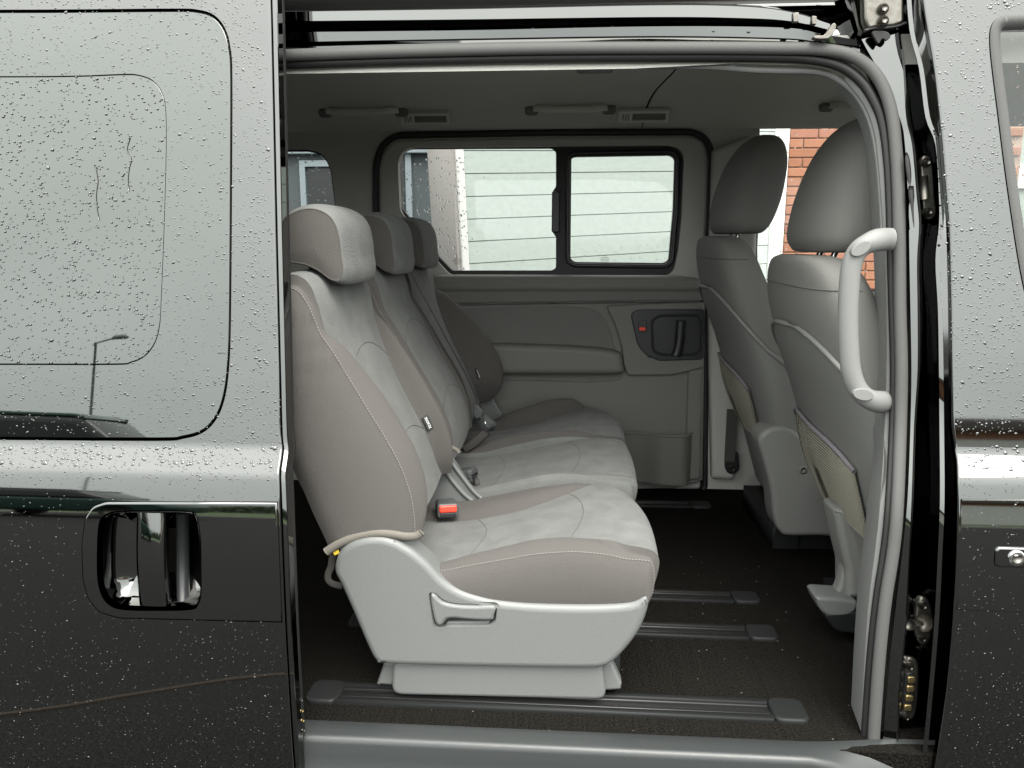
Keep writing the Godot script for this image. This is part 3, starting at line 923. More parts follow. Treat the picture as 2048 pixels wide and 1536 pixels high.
	var flange := [
		[Vector3(-0.7465, 1.8359, -0.2791), Vector3(-0.23, 1.83, -0.278), Vector3(0.1513, 1.8265, -0.2774), Vector3(0.3921, 1.8183, -0.276), Vector3(0.4653, 1.806, -0.2739), Vector3(0.5381, 1.7901, -0.2712)],
		[Vector3(-0.7405, 1.8211, -0.2645), Vector3(-0.228, 1.8155, -0.2635), Vector3(0.1502, 1.816, -0.2636), Vector3(0.3891, 1.8097, -0.2625), Vector3(0.4617, 1.7975, -0.2605), Vector3(0.5339, 1.7836, -0.2581)],
		[Vector3(-0.7265, 1.8116, -0.2346), Vector3(-0.2237, 1.8071, -0.2339), Vector3(0.1474, 1.8076, -0.234), Vector3(0.3818, 1.8014, -0.2329), Vector3(0.4531, 1.7895, -0.2309), Vector3(0.5239, 1.7758, -0.2287)],
		[Vector3(-0.7284, 1.792, -0.2353), Vector3(-0.2242, 1.7926, -0.2354), Vector3(0.148, 1.7915, -0.2353), Vector3(0.3832, 1.7837, -0.234), Vector3(0.4546, 1.7754, -0.2326), Vector3(0.5255, 1.767, -0.2312)],
		[Vector3(-0.7294, 1.7916, -0.2375), Vector3(-0.2245, 1.7922, -0.2376), Vector3(0.1483, 1.7911, -0.2374), Vector3(0.3838, 1.7834, -0.2361), Vector3(0.4553, 1.775, -0.2347), Vector3(0.5263, 1.7667, -0.2333)],
		[Vector3(-0.7255, 1.7793, -0.2274), Vector3(-0.2232, 1.7838, -0.2282), Vector3(0.1476, 1.7828, -0.228), Vector3(0.3818, 1.777, -0.227), Vector3(0.4529, 1.7704, -0.226), Vector3(0.5235, 1.7604, -0.2243)],
		[Vector3(-0.7274, 1.7633, -0.2288), Vector3(-0.2236, 1.7682, -0.2296), Vector3(0.1482, 1.7694, -0.2298), Vector3(0.383, 1.7645, -0.229), Vector3(0.4543, 1.7607, -0.2284), Vector3(0.5254, 1.7418, -0.2253)]]
	for i in flange.size():
		flange[i] = cr(flange[i], 6)
	st = st_new()
	folded(st, flange)
	part("header_flange", st, M.paint, v)
	for p in [Vector3(-0.4624, 1.8038, -0.2395), Vector3(-0.2569, 1.8048, -0.2397), Vector3(-0.0684, 1.8059, -0.2399), Vector3(0.0099, 1.8054, -0.2398), Vector3(0.0783, 1.806, -0.2399), Vector3(0.1444, 1.8039, -0.2395), Vector3(0.2102, 1.8018, -0.2392), Vector3(0.2629, 1.799, -0.2387), Vector3(0.3261, 1.796, -0.2382)]:
		st = st_new()
		tube(st, [p, p + Vector3(0, 0.0006, 0.0042)], 0.0042, 10)
		part("plug", st, M.black_plastic, v)
	# pale clips at the end of the track
	for q in [[1593, 24, 1600, 44], [1630, 33, 1637, 48]]:
		pass
	st = st_new()
	slab(st, [Vector2(0.3947, 1.817), Vector2(0.4042, 1.8176), Vector2(0.4052, 1.8019), Vector2(0.3957, 1.802)], -0.198, -0.21, 0.001)
	part("track_clip", st, M.steel, v)
	st = st_new()
	slab(st, [Vector2(0.428, 1.8114), Vector2(0.4358, 1.8104), Vector2(0.4359, 1.7971), Vector2(0.428, 1.7981)], -0.198, -0.21, 0.001)
	part("track_clip", st, M.steel, v)
	st = st_new()
	slab(st, cr([Vector2(0.4338, 1.778), Vector2(0.4485, 1.7778), Vector2(0.4566, 1.786), Vector2(0.4636, 1.7975), Vector2(0.4697, 1.7957), Vector2(0.468, 1.7841), Vector2(0.4576, 1.7726), Vector2(0.4341, 1.773)], 2, true), -0.196, -0.21, 0.001)
	part("track_stop", st, M.steel, v)
	# ---- light grey grab handle on the pillar
	g = node("grab_handle", v)
	st = st_new()
	var hp := cr([Vector3(0.5795, 1.422, -0.125), Vector3(0.5591, 1.422, -0.125), Vector3(0.5347, 1.4176, -0.125), Vector3(0.5143, 1.4046, -0.125), Vector3(0.5043, 1.3793, -0.125), Vector3(0.5023, 1.3379, -0.125), Vector3(0.505, 1.2799, -0.125), Vector3(0.511, 1.2256, -0.125), Vector3(0.5186, 1.1845, -0.125), Vector3(0.5335, 1.1523, -0.125), Vector3(0.5571, 1.134, -0.125), Vector3(0.5843, 1.127, -0.125), Vector3(0.6056, 1.1254, -0.125)], 6)
	for i in hp.size():
		var t := absf(float(i) / (hp.size() - 1) - 0.5) * 2.0
		hp[i].z -= 0.03 * smoothstep(0.6, 1.0, t)
	var hr := []
	for i in hp.size():
		var t := absf(float(i) / (hp.size() - 1) - 0.5) * 2.0
		hr.append(0.0175 + 0.003 * smoothstep(0.55, 0.8, t))
	tube(st, hp, hr, 14, false, 0.85)
	part("grip", st, M.trim_light, g)
	for p in [Vector3(0.5114, 1.4065, -0.108), Vector3(0.5357, 1.1474, -0.108)]:
		st = st_new()
		slab(st, cr([Vector2(-0.019, 0), Vector2(-0.013, 0.008), Vector2(0, 0.011), Vector2(0.013, 0.008), Vector2(0.019, 0), Vector2(0.013, -0.008), Vector2(0, -0.011), Vector2(-0.013, -0.008)], 3, true), 0.0, -0.02, 0.0015, [], Transform3D(Basis(Vector3(0, 0, 1), 0.6 if p.y > 1.2 else -0.2), Vector3(p.x, p.y, p.z + 0.0025)))
		part("screw_cover", st, M.trim_light, g)


func bolt(g: Node3D, p: Vector3, r: float):
	var st := st_new()
	tube(st, [p - Vector3(0, 0, 0.006), p, p + Vector3(0, 0, 0.002)], [r, r, r * 0.8], 14)
	tube(st, [p, p + Vector3(0, 0, 0.005)], r * 0.55, 6)
	part("bolt", st, M.steel, g)


func far_side(v: Node3D):
	var far_hole := soft([Vector2(-0.729, 0.4049), Vector2(-0.6911, 1.6877), Vector2(-0.6672, 1.7533), Vector2(-0.6172, 1.789), Vector2(-0.0645, 1.7942), Vector2(0.4303, 1.7913), Vector2(0.4775, 1.7692), Vector2(0.5007, 1.7137), Vector2(0.5057, 1.4918), Vector2(0.4995, 1.2811), Vector2(0.5298, 0.4853)], 0.03, 3)
	var quarter := soft([Vector2(-1.3757, 1.745), Vector2(-0.9291, 1.7433), Vector2(-0.8784, 1.7255), Vector2(-0.8547, 1.68), Vector2(-0.8448, 1.5655), Vector2(-0.8374, 1.4763), Vector2(-1.3967, 1.4771)], 0.03, 3)
	var cab := soft([Vector2(0.6543, 1.8091), Vector2(0.6845, 1.8137), Vector2(2.3981, 1.8503), Vector2(2.5078, 1.22), Vector2(0.6844, 1.2497), Vector2(0.6696, 1.3873), Vector2(0.6702, 1.5602)], 0.02, 3)
	var st := st_new()
	slab(st, [Vector2(-1.9, FLOOR - 0.05), Vector2(2.3, FLOOR - 0.05), Vector2(2.3, 1.84), Vector2(-1.9, 1.84)], FAR, FAR - 0.02, 0.001, [far_hole, quarter, cab])
	part("side_trim", st, M.trim_upper, v)
	st = st_new()
	slab(st, [Vector2(-1.95, 0.3), Vector2(2.4, 0.3), Vector2(2.4, 1.92), Vector2(-1.95, 1.92)], FAR - 0.07, FAR - 0.075, 0.001, [inset(ccw(far_hole), 0.01), quarter, cab])
	part("far_bodyside", st, M.paint, v)
	for q in [[quarter, "far_glass", "quarter_window"], [cab, "clear_glass", "cab_window"]]:
		var w := node(q[2], v)
		st = st_new()
		cap(st, q[0], [], FAR - 0.05, Transform3D.IDENTITY)
		part("pane", st, M[q[1]], w)
		st = st_new()
		tube(st, xy(q[0], FAR - 0.012), 0.007, 6, true)
		part("gasket", st, M.gasket, w)
		drops("raindrops", [[Vector2(-1.0959, 1.7484), Vector2(-0.8711, 1.7378), Vector2(-0.8665, 1.4956), Vector2(-1.1107, 1.496)] if q[2] == "quarter_window" else [Vector2(0.671, 1.8159), Vector2(1.1473, 1.8179), Vector2(1.1774, 1.2809), Vector2(0.7018, 1.2793)]], [], -1.0, 90 if q[2] == "quarter_window" else 330, w, 2.0 if q[2] == "quarter_window" else 1.6, FAR - 0.0525, M.water)
	# the closed side door opposite
	var d := node("far_side_door", v)
	st = st_new()
	tube(st, xy(far_hole, FAR + 0.002), 0.0125, 7, true)
	part("seal", st, M.gasket, d)
	var win := soft([Vector2(-0.6089, 1.6959), Vector2(-0.5897, 1.7355), Vector2(-0.5568, 1.7473), Vector2(0.3546, 1.7468), Vector2(0.3896, 1.7347), Vector2(0.4046, 1.706), Vector2(0.4054, 1.5094), Vector2(0.3979, 1.3871), Vector2(0.3863, 1.3199), Vector2(0.3624, 1.2949), Vector2(-0.4266, 1.2961), Vector2(-0.4774, 1.3503), Vector2(-0.517, 1.4043), Vector2(-0.6061, 1.5293)], 0.016, 3)
	st = st_new()
	var inner := inset(ccw(far_hole), 0.014)
	slab(st, inner, FAR + 0.006, FAR - 0.035, 0.012, [win])
	part("window_surround", st, M.trim_upper, d)
	st = st_new()
	var pane_a := soft([Vector2(-0.6098, 1.6987), Vector2(-0.5923, 1.737), Vector2(-0.5628, 1.7455), Vector2(-0.0576, 1.7433), Vector2(-0.0432, 1.7311), Vector2(-0.042, 1.6098), Vector2(-0.0544, 1.5941), Vector2(-0.053, 1.4509), Vector2(-0.0401, 1.433), Vector2(-0.039, 1.3214), Vector2(-0.0536, 1.3123), Vector2(-0.4215, 1.3113), Vector2(-0.4747, 1.366), Vector2(-0.5073, 1.4187), Vector2(-0.6067, 1.5394)], 0.007, 3)
	var pane_b := soft([Vector2(0.0122, 1.7101), Vector2(0.0282, 1.7134), Vector2(0.3596, 1.7162), Vector2(0.3758, 1.7041), Vector2(0.3772, 1.5279), Vector2(0.3677, 1.351), Vector2(0.352, 1.3403), Vector2(0.0301, 1.3432), Vector2(0.0136, 1.354)], 0.012, 3)
	slab(st, soft([Vector2(-0.6217, 1.7056), Vector2(-0.6025, 1.7436), Vector2(-0.5658, 1.7571), Vector2(0.3556, 1.7563), Vector2(0.3975, 1.7459), Vector2(0.4127, 1.712), Vector2(0.4139, 1.5097), Vector2(0.4065, 1.3835), Vector2(0.3933, 1.3124), Vector2(0.3693, 1.2873), Vector2(-0.4375, 1.2883), Vector2(-0.4904, 1.3428), Vector2(-0.5301, 1.3971), Vector2(-0.6232, 1.5226)], 0.016, 3), FAR - 0.022, FAR - 0.045, 0.003, [pane_a, pane_b])
	part("window_frame", st, M.gasket, d)
	st = st_new()
	tube(st, xy(inset(ccw(pane_b), -0.012), FAR - 0.018), 0.0085, 7, true)
	part("sash_bead", st, M.black_plastic, d)
	st = st_new()
	slab(st, rrect(Vector3(-0.056, 1.5935, -1.56).x, Vector3(-0.0546, 1.449, -1.56).y, Vector3(-0.0273, 1.5934, -1.56).x, Vector3(-0.056, 1.5935, -1.56).y, 0.006), FAR - 0.005, FAR - 0.03, 0.004)
	part("window_catch", st, M.black_plastic, d)
	for q in [pane_a, pane_b]:
		st = st_new()
		cap(st, q, [], FAR - 0.04, Transform3D.IDENTITY)
		part("pane", st, M.far_glass, d)
	etched(d)
	drops("raindrops", [[Vector2(-0.6109, 1.709), Vector2(-0.3722, 1.7335), Vector2(-0.356, 1.5304), Vector2(-0.3769, 1.3127), Vector2(-0.4698, 1.3584), Vector2(-0.6063, 1.531)]], [], -1.0, 260, d, 1.9, FAR - 0.0425, M.water)
	drops("raindrops", [[Vector2(-0.3721, 1.7422), Vector2(-0.0471, 1.7397), Vector2(-0.0428, 1.3136), Vector2(-0.3769, 1.3127)]], [], -1.0, 60, d, 1.3, FAR - 0.0425, M.water)
	drops("raindrops", [[Vector2(0.0202, 1.4079), Vector2(0.3819, 1.408), Vector2(0.3663, 1.3435), Vector2(0.0211, 1.3428)]], [], -1.0, 60, d, 1.5, FAR - 0.0425, M.water)
	# ledge under the window and the trim panel
	st = st_new()
	slab(st, soft([Vector2(-0.9001, 1.2982), Vector2(0.3835, 1.2985), Vector2(0.4625, 1.29), Vector2(0.4755, 1.2724), Vector2(0.477, 1.2389), Vector2(-0.9031, 1.2326)], 0.01), -1.487, -1.54, 0.02, [], Transform3D.IDENTITY, 5)
	part("window_ledge", st, M.trim_grey, d)
	st = st_new()
	slab(st, [Vector2(-0.9052, 1.2558), Vector2(0.4882, 1.2613), Vector2(0.4922, 1.2117), Vector2(0.1213, 1.2062), Vector2(-0.2402, 1.1988), Vector2(-0.9086, 1.1822)], -1.495, -1.54, 0.004)
	part("upper_panel", st, M.trim_dark, d)
	st = st_new()
	slab(st, [Vector2(-0.9089, 1.1748), Vector2(-0.2403, 1.1915), Vector2(0.1215, 1.199), Vector2(0.4925, 1.2046), Vector2(0.5127, 0.5473), Vector2(0.4147, 0.5121), Vector2(-0.9419, 0.4609)], -1.497, -1.545, 0.004)
	part("lower_panel", st, M.trim_grey, d)
	st = st_new()
	slab(st, cr([Vector2(-0.7936, 1.1653), Vector2(-0.4592, 1.1747), Vector2(-0.1668, 1.1855), Vector2(0.0317, 1.1867), Vector2(0.1037, 1.1727), Vector2(0.1476, 1.1298), Vector2(0.1746, 1.0483), Vector2(0.1995, 0.9197), Vector2(-0.2402, 0.9142), Vector2(-0.8037, 0.9033)], 3, true), -1.493, -1.52, 0.004)
	part("cloth_insert", st, M.front_cloth, d)
	st = st_new()
	slab(st, soft([Vector2(-0.7849, 1.0276), Vector2(-0.4168, 1.0458), Vector2(-0.2175, 1.0549), Vector2(0.0333, 1.0482), Vector2(0.1666, 1.0369), Vector2(0.2006, 1.0229), Vector2(0.213, 0.9562), Vector2(0.1865, 0.9486), Vector2(-0.7884, 0.9368)], 0.02), -1.44, -1.5, 0.022, [], Transform3D.IDENTITY, 6)
	part("armrest", st, M.trim_grey, d)
	st = st_new()
	slab(st, soft([Vector2(0.1417, 1.1908), Vector2(0.2968, 1.2005), Vector2(0.4855, 1.2069), Vector2(0.4959, 0.9726), Vector2(0.4293, 0.9555), Vector2(0.3853, 0.944), Vector2(0.2263, 0.9402), Vector2(0.2132, 0.9639), Vector2(0.1984, 1.0512), Vector2(0.1752, 1.1231)], 0.012), -1.474, -1.5, 0.006)
	part("handle_surround", st, M.trim_grey, d)
	st = st_new()
	slab(st, soft([Vector2(0.2287, 1.1633), Vector2(0.2512, 1.1794), Vector2(0.4892, 1.1826), Vector2(0.4901, 1.0041), Vector2(0.3313, 0.997), Vector2(0.2843, 1.0201), Vector2(0.2567, 1.0524), Vector2(0.2427, 1.1062)], 0.014), -1.464, -1.49, 0.003, [soft([Vector2(0.303, 1.1394), Vector2(0.3287, 1.1591), Vector2(0.4649, 1.1617), Vector2(0.4799, 1.1371), Vector2(0.4808, 1.0372), Vector2(0.4605, 1.019), Vector2(0.3406, 1.0178), Vector2(0.3118, 1.0319)], 0.018)])
	part("handle_bezel", st, M.black_plastic, d)
	st = st_new()
	cap(st, ccw([Vector2(0.288, 1.1694), Vector2(0.4854, 1.1707), Vector2(0.4926, 1.0085), Vector2(0.2931, 1.0064)]), [], -1.4725, Transform3D.IDENTITY)
	part("handle_cup", st, M.black_plastic, d)
	st = st_new()
	tube(st, xy(soft([Vector2(0.3024, 1.1399), Vector2(0.3281, 1.1595), Vector2(0.4641, 1.1622), Vector2(0.479, 1.1376), Vector2(0.4799, 1.0379), Vector2(0.4597, 1.0197), Vector2(0.34, 1.0185), Vector2(0.3112, 1.0326)], 0.018), -1.463), 0.0045, 7, true)
	part("cup_rim", st, M.dark_plastic, d)
	st = st_new()
	tube(st, cr([Vector3(0.4052, 1.1439, -1.45), Vector3(0.4044, 1.1192, -1.45), Vector3(0.4027, 1.0749, -1.45), Vector3(0.3972, 1.0356, -1.45), Vector3(0.3909, 1.0176, -1.45)], 4), 0.017, 10, false, 0.6)
	part("handle", st, M.black_plastic, d)
	st = st_new()
	slab(st, rrect(-0.0155, -0.021, 0.0155, 0.021, 0.008), 0.0, -0.01, 0.002, [], Transform3D(Basis.IDENTITY, Vector3(0.2711, 1.1204, -1.462)))
	part("lock_slot", st, M.black_plastic, d)
	st = st_new()
	slab(st, rrect(-0.0115, -0.0065, 0.0115, 0.0065, 0.004), 0.004, -0.01, 0.002, [], Transform3D(Basis.IDENTITY, Vector3(0.2712, 1.1117, -1.46)))
	part("lock_tab", st, M.red, d)
	# bottle pocket low on the panel and the raised border beside it
	st = st_new()
	slab(st, soft([Vector2(0.4411, 0.9649), Vector2(0.4923, 0.9728), Vector2(0.5036, 0.5534), Vector2(0.4435, 0.5483)], 0.01), -1.484, -1.51, 0.008)
	part("panel_border", st, M.trim_grey, d)
	st = st_new()
	var pocket := []
	for y in [0.7301, 0.7038, 0.6091, 0.5479]:
		var row := []
		for k in 25:
			var t := k / 24.0
			var x := lerpf(0.02, 0.475, t)
			var bulge := 0.035 + 0.04 * smoothstep(0.55, 0.75, t) * (1.0 - smoothstep(0.9, 1.0, t))
			if t > 0.93:
				bulge *= 1.0 - (t - 0.93) / 0.07
			row.append(Vector3(x, y, -1.5 + bulge))
		pocket.append(row)
	loft(st, pocket)
	part("bottle_pocket", st, M.trim_dark, d)
	st = st_new()
	tube(st, pocket[0], 0.004, 6)
	part("pocket_lip", st, M.trim_grey, d)
	# pillar trim ahead of that door, with the lower belt anchor
	st = st_new()
	slab(st, soft([Vector2(0.4962, 1.7261), Vector2(0.6183, 1.7744), Vector2(0.6462, 1.7249), Vector2(0.6661, 1.2836), Vector2(0.6144, 1.2131), Vector2(0.6313, 0.5492), Vector2(0.5474, 0.5513), Vector2(0.5027, 1.2125)], 0.01), -1.495, -1.54, 0.015)
	part("far_pillar_trim", st, M.trim_upper, v)
	var g := node("belt_anchor", v)
	st = st_new()
	slab(st, soft([Vector2(0.5873, 0.6592), Vector2(0.6357, 0.6601), Vector2(0.6428, 0.594), Vector2(0.6222, 0.5745), Vector2(0.6004, 0.5778), Vector2(0.5883, 0.6023)], 0.012), -1.482, -1.51, 0.006)
	part("recess_plate", st, M.black_plastic, g)
	st = st_new()
	box(st, Vector3(Vector3(0.5854, 0.8017, -1.47).x, Vector3(0.5942, 0.6244, -1.47).y, -1.486), Vector3(Vector3(0.6225, 0.8023, -1.47).x, Vector3(0.5844, 0.8202, -1.47).y, -1.478), 0.001)
	part("belt", st, M.webbing, g)
	bolt(g, Vector3(0.6147, 0.5984, -1.476), 0.011)
	# rear wall and windscreen surround that close the cabin
	var tg := node("tailgate", v)
	st = st_new()
	var across := Transform3D(Basis(Vector3.UP, PI / 2), Vector3(-1.9, 0, 0))
	var rear := rrect(0.2, 1.08, 1.45, 1.72, 0.08)
	slab(st, [Vector2(0.05, 0.3), Vector2(1.6, 0.3), Vector2(1.6, 1.9), Vector2(0.05, 1.9)], 0.0, -0.05, 0.004, [rear], across)
	part("trim", st, M.trim_upper, tg)
	st = st_new()
	cap(st, rear, [], -0.03, across)
	part("pane", st, M.far_glass, tg)
	st = st_new()
	box(st, Vector3(1.55, 0.3, -1.6), Vector3(2.2, 1.12, -0.1), 0.03)
	part("dashboard", st, M.dark_plastic, v)
	st = st_new()
	quad(st, Vector3(2.2, 1.12, -1.55), Vector3(2.2, 1.12, -0.1), Vector3(1.42, 1.9, -0.2), Vector3(1.42, 1.9, -1.5))
	part("windscreen", st, M.clear_glass, v)


func etched(d: Node3D):
	# the maker's marks etched low on both panes: a rule and rows of tiny characters
	for q in [[Vector3(-0.4035, 1.3459, -1.578), 0.0007], [Vector3(0.1393, 1.3523, -1.578), 0.0007]]:
		var st := st_new()
		var p: Vector3 = q[0]
		for k in 5:
			var n := [3, 9, 12, 10, 7]
			for i in n[k]:
				var x: float = p.x - n[k] * 0.0028 * 0.5 + i * 0.0028
				box(st, Vector3(x, p.y + 0.012 - k * 0.006, p.z), Vector3(x + 0.0019, p.y + 0.0145 - k * 0.006, p.z + 0.0006), 0.0001)
		part("etched_marks", st, M.dark_thread, d)


func drops(called: String, outlines: Array, holes: Array, off: float, count: int, parent: Node3D, big := 1.0, flat_z = null, wet: Material = null):
	# rain standing on the surface: thousands of small domes
	var mesh := drop_mesh()
	var boxes := []
	var total := 0.0
	var xf := []
	for o in outlines:
		var poly := PackedVector2Array(o)
		var r := Rect2(poly[0], Vector2.ZERO)
		for p in poly:
			r = r.expand(p)
		boxes.append([poly, r])
		total += absf(area2(o))
	for b in boxes:
		var n := int(count * absf(area2(Array(b[0]))) / total)
		var tries := 0
		while n > 0 and tries < count * 8:
			tries += 1
			var p := Vector2(rng.randf_range(b[1].position.x, b[1].end.x), rng.randf_range(b[1].position.y, b[1].end.y))
			if not Geometry2D.is_point_in_polygon(p, b[0]):
				continue
			var skip := false
			for h in holes:
				if Geometry2D.is_point_in_polygon(p, PackedVector2Array(h)):
					skip = true
			if skip:
				continue
			n -= 1
			var s := 0.0009 + 0.0013 * pow(rng.randf(), 2.0)
			if rng.randf() < 0.07:
				s += rng.randf() * 0.0016
			s *= big
			var nn := body_n(p.y) if flat_z == null else Vector3(0, 0, 1 if off >= 0 else -1)
			var z: float = body(p.y) + off if flat_z == null else flat_z
			var u := Vector3.RIGHT.rotated(nn, rng.randf_range(-0.9, 0.9))
			var b3 := Basis(u, nn.cross(u), nn) * Basis.from_scale(Vector3(s * rng.randf_range(0.8, 1.5), s * rng.randf_range(0.8, 1.15), s * rng.randf_range(0.42, 0.62)))
			xf.append(Transform3D(b3, Vector3(p.x, p.y, z)))
	var mm := MultiMesh.new()
	mm.transform_format = MultiMesh.TRANSFORM_3D
	if wet:
		mesh = mesh.duplicate()
		mesh.surface_set_material(0, wet)
	mm.mesh = mesh
	mm.instance_count = xf.size()
	for i in xf.size():
		mm.set_instance_transform(i, xf[i])
	var o := MultiMeshInstance3D.new()
	o.name = called
	o.multimesh = mm
	o.set_meta("kind", "stuff")
	parent.add_child(o, true)


var _drop: ArrayMesh


func drop_mesh() -> ArrayMesh:
	if _drop:
		return _drop
	var st := st_new()
	var rows := []
	var n := 9
	for k in 5:
		var a := PI / 2 * k / 4.0
		var row := []
		for i in n:
			var t := TAU * i / n
			row.append(Vector3(cos(a) * cos(t), cos(a) * sin(t), sin(a) + 0.02) if k < 4 else Vector3(0.0001 * cos(t), 0.0001 * sin(t), 1.02))
		rows.append(row)
	loft(st, rows, true)
	st.generate_normals()
	_drop = st.commit()
	_drop.surface_set_material(0, M.rain)
	return _drop


func runs(parent: Node3D, list: Array, off: float):
	# water that has run down the pane
	for l in list:
		var st := st_new()
		var path := []
		var rad := []
		for i in l.size():
			path.append(Vector3(l[i].x, l[i].y, body(l[i].y) + off))
		path = cr(path, 4)
		for i in path.size():
			rad.append(0.0011 + 0.0005 * sin(i * 1.7))
		tube(st, path, rad, 8, false, 0.3)
		part("water_run", st, M.rain, parent)


func sliding_door(v: Node3D):
	var d := node("sliding_door", v)
	var off := 0.06
	var edge := [Vector2(-0.532, 1.9371), Vector2(-0.5268, 1.8337), Vector2(-0.5235, 1.7309), Vector2(-0.5195, 1.5765), Vector2(-0.5162, 1.4211), Vector2(-0.5131, 1.2818), Vector2(-0.5108, 1.1766), Vector2(-0.5084, 1.0795), Vector2(-0.5049, 1.0536), Vector2(-0.504, 1.0342), Vector2(-0.5037, 1.019), Vector2(-0.501, 0.9856), Vector2(-0.4987, 0.9381), Vector2(-0.4966, 0.8675), Vector2(-0.4955, 0.7764), Vector2(-0.4948, 0.6821), Vector2(-0.4942, 0.5841), Vector2(-0.4936, 0.4655), Vector2(-0.4932, 0.3537)]
	edge = cr(edge, 3)
	var outline := edge.duplicate()
	outline.append_array([Vector2(-1.45, edge[-1].y), Vector2(-1.45, edge[0].y)])
	var win := cr([Vector2(-1.9028, 1.8395), Vector2(-1.3052, 1.8321), Vector2(-0.9252, 1.8254), Vector2(-0.7039, 1.8227), Vector2(-0.6538, 1.8199), Vector2(-0.6238, 1.8099), Vector2(-0.6038, 1.7871), Vector2(-0.5938, 1.7535), Vector2(-0.59, 1.6976), Vector2(-0.591, 1.4906), Vector2(-0.5941, 1.2813), Vector2(-0.5983, 1.1932), Vector2(-0.607, 1.14), Vector2(-0.6229, 1.1042), Vector2(-0.648, 1.0807), Vector2(-0.6851, 1.0693), Vector2(-0.7364, 1.0648), Vector2(-1.0297, 1.0615), Vector2(-1.4203, 1.0568), Vector2(-1.9265, 1.0487)], 4, true)
	var bez := soft([Vector2(-0.4694, 0.9708), Vector2(-0.8144, 0.963), Vector2(-0.8385, 0.9545), Vector2(-0.8525, 0.9347), Vector2(-0.86, 0.8852), Vector2(-0.8611, 0.821), Vector2(-0.8531, 0.784), Vector2(-0.8341, 0.7601), Vector2(-0.7973, 0.75), Vector2(-0.4727, 0.7531)], 0.008, 3)
	bez = Array(Geometry2D.intersect_polygons(PackedVector2Array(ccw(bez)), PackedVector2Array(ccw(outline)))[0])
	var p := panel(outline, [win, bez], off, 0.028, 0.012)
	part("skin", p, M.paint, d, false)
	# folded hem and rubber down the leading edge
	var hem := []
	var hem2 := []
	for q in edge:
		hem.append([Vector3(q.x + 0.005, q.y, body(q.y) + off - 0.016), Vector3(q.x + 0.0052, q.y, body(q.y) + off - 0.006), Vector3(q.x + 0.0062, q.y, body(q.y) + off - 0.0048), Vector3(q.x + 0.0128, q.y, body(q.y) + off - 0.0062), Vector3(q.x + 0.0138, q.y, body(q.y) + off - 0.008), Vector3(q.x + 0.014, q.y, body(q.y) + off - 0.03)])
		hem2.append(Vector3(q.x + 0.006, q.y, body(q.y) + off - 0.042))
	var st := st_new()
	for k in 5:
		var two := []
		for q in hem:
			two.append([q[k], q[k + 1]])
		loft(st, two, false, k + 1)
	part("hem", st, M.paint, d)
	st = st_new()
	tube(st, hem2, 0.0075, 8, false, 1.6)
	part("edge_rubber", st, M.gasket, d)
	st = st_new()
	var back := []
	for o in [[0.0, -0.03], [-0.006, -0.06], [-0.2, -0.065]]:
		var row := []
		for q in edge:
			row.append(Vector3(q.x + o[0], q.y, body(q.y) + off + o[1]))
		back.append(row)
	loft(st, back)
	part("inner_panel", st, M.paint, d)
	# window: fixed pane round a hinged one
	var w := node("window", d)
	st = st_new()
	var gl := []
	for q in inset(ccw(win), 0.001):
		gl.append(Vector3(q.x, q.y, body(q.y) + off - 0.008))
	tube(st, gl, 0.0042, 7, true, 0.8)
	part("gasket", st, M.gasket, w)
	var pane := inset(ccw(win), 0.0062)
	var vent := cr([Vector2(-1.907, 1.7237), Vector2(-1.3077, 1.7151), Vector2(-0.9266, 1.7097), Vector2(-0.7965, 1.7113), Vector2(-0.7642, 1.7099), Vector2(-0.7366, 1.7), Vector2(-0.7192, 1.679), Vector2(-0.7119, 1.6477), Vector2(-0.7112, 1.5782), Vector2(-0.7157, 1.4474), Vector2(-0.7226, 1.3155), Vector2(-0.7259, 1.2713), Vector2(-0.7346, 1.2402), Vector2(-0.7535, 1.216), Vector2(-0.7807, 1.2033), Vector2(-0.8154, 1.1993), Vector2(-1.0286, 1.197), Vector2(-1.4191, 1.1927), Vector2(-1.9287, 1.1872)], 4, true)
	p = panel(pane, [vent], off - 0.002, 0.003, 0.003)
	part("pane", p, M.tinted_glass, w, false)
	p = panel(inset(ccw(vent), 0.0028), [], off - 0.003, 0.003)
	part("vent_pane", p, M.tinted_glass, w, false)
	st = st_new()
	gl = []
	for q in inset(ccw(vent), 0.0014):
		gl.append(Vector3(q.x, q.y, body(q.y) + off - 0.0075))
	tube(st, gl, 0.0026, 6, true)
	part("vent_seal", st, M.gasket, w)
	# outer handle in its moulded surround
	var h := node("handle_set", d)
	var cup := cr([Vector2(-0.8266, 0.922), Vector2(-0.8181, 0.9373), Vector2(-0.7977, 0.9466), Vector2(-0.7322, 0.9499), Vector2(-0.6608, 0.9508), Vector2(-0.6444, 0.9398), Vector2(-0.6383, 0.8993), Vector2(-0.6385, 0.8543), Vector2(-0.6404, 0.803), Vector2(-0.6469, 0.7824), Vector2(-0.6612, 0.7717), Vector2(-0.729, 0.7675), Vector2(-0.7886, 0.7673), Vector2(-0.8124, 0.775), Vector2(-0.8254, 0.7914), Vector2(-0.8321, 0.8219), Vector2(-0.8305, 0.8761)], 3, true)
	p = panel(inset(ccw(bez), 0.0045), [cup], off + 0.002, 0.008, 0.008)
	part("bezel", p, M.paint, h, false)
	st = st_new()
	var rows := []
	for s in [[0.004, 0.0], [0.0, -0.008], [-0.006, -0.03], [-0.02, -0.044], [-0.05, -0.05]]:
		var row := []
		for q in inset(ccw(cup), -s[0]):
			row.append(Vector3(q.x, q.y, body(q.y) + off + s[1]))
		rows.append(row)
	loft(st, rows, true)
	var c0 := []
	for q in inset(ccw(cup), 0.045):
		c0.append(q)
	cap(st, c0, [], body(0.9) + off - 0.05, Transform3D.IDENTITY)
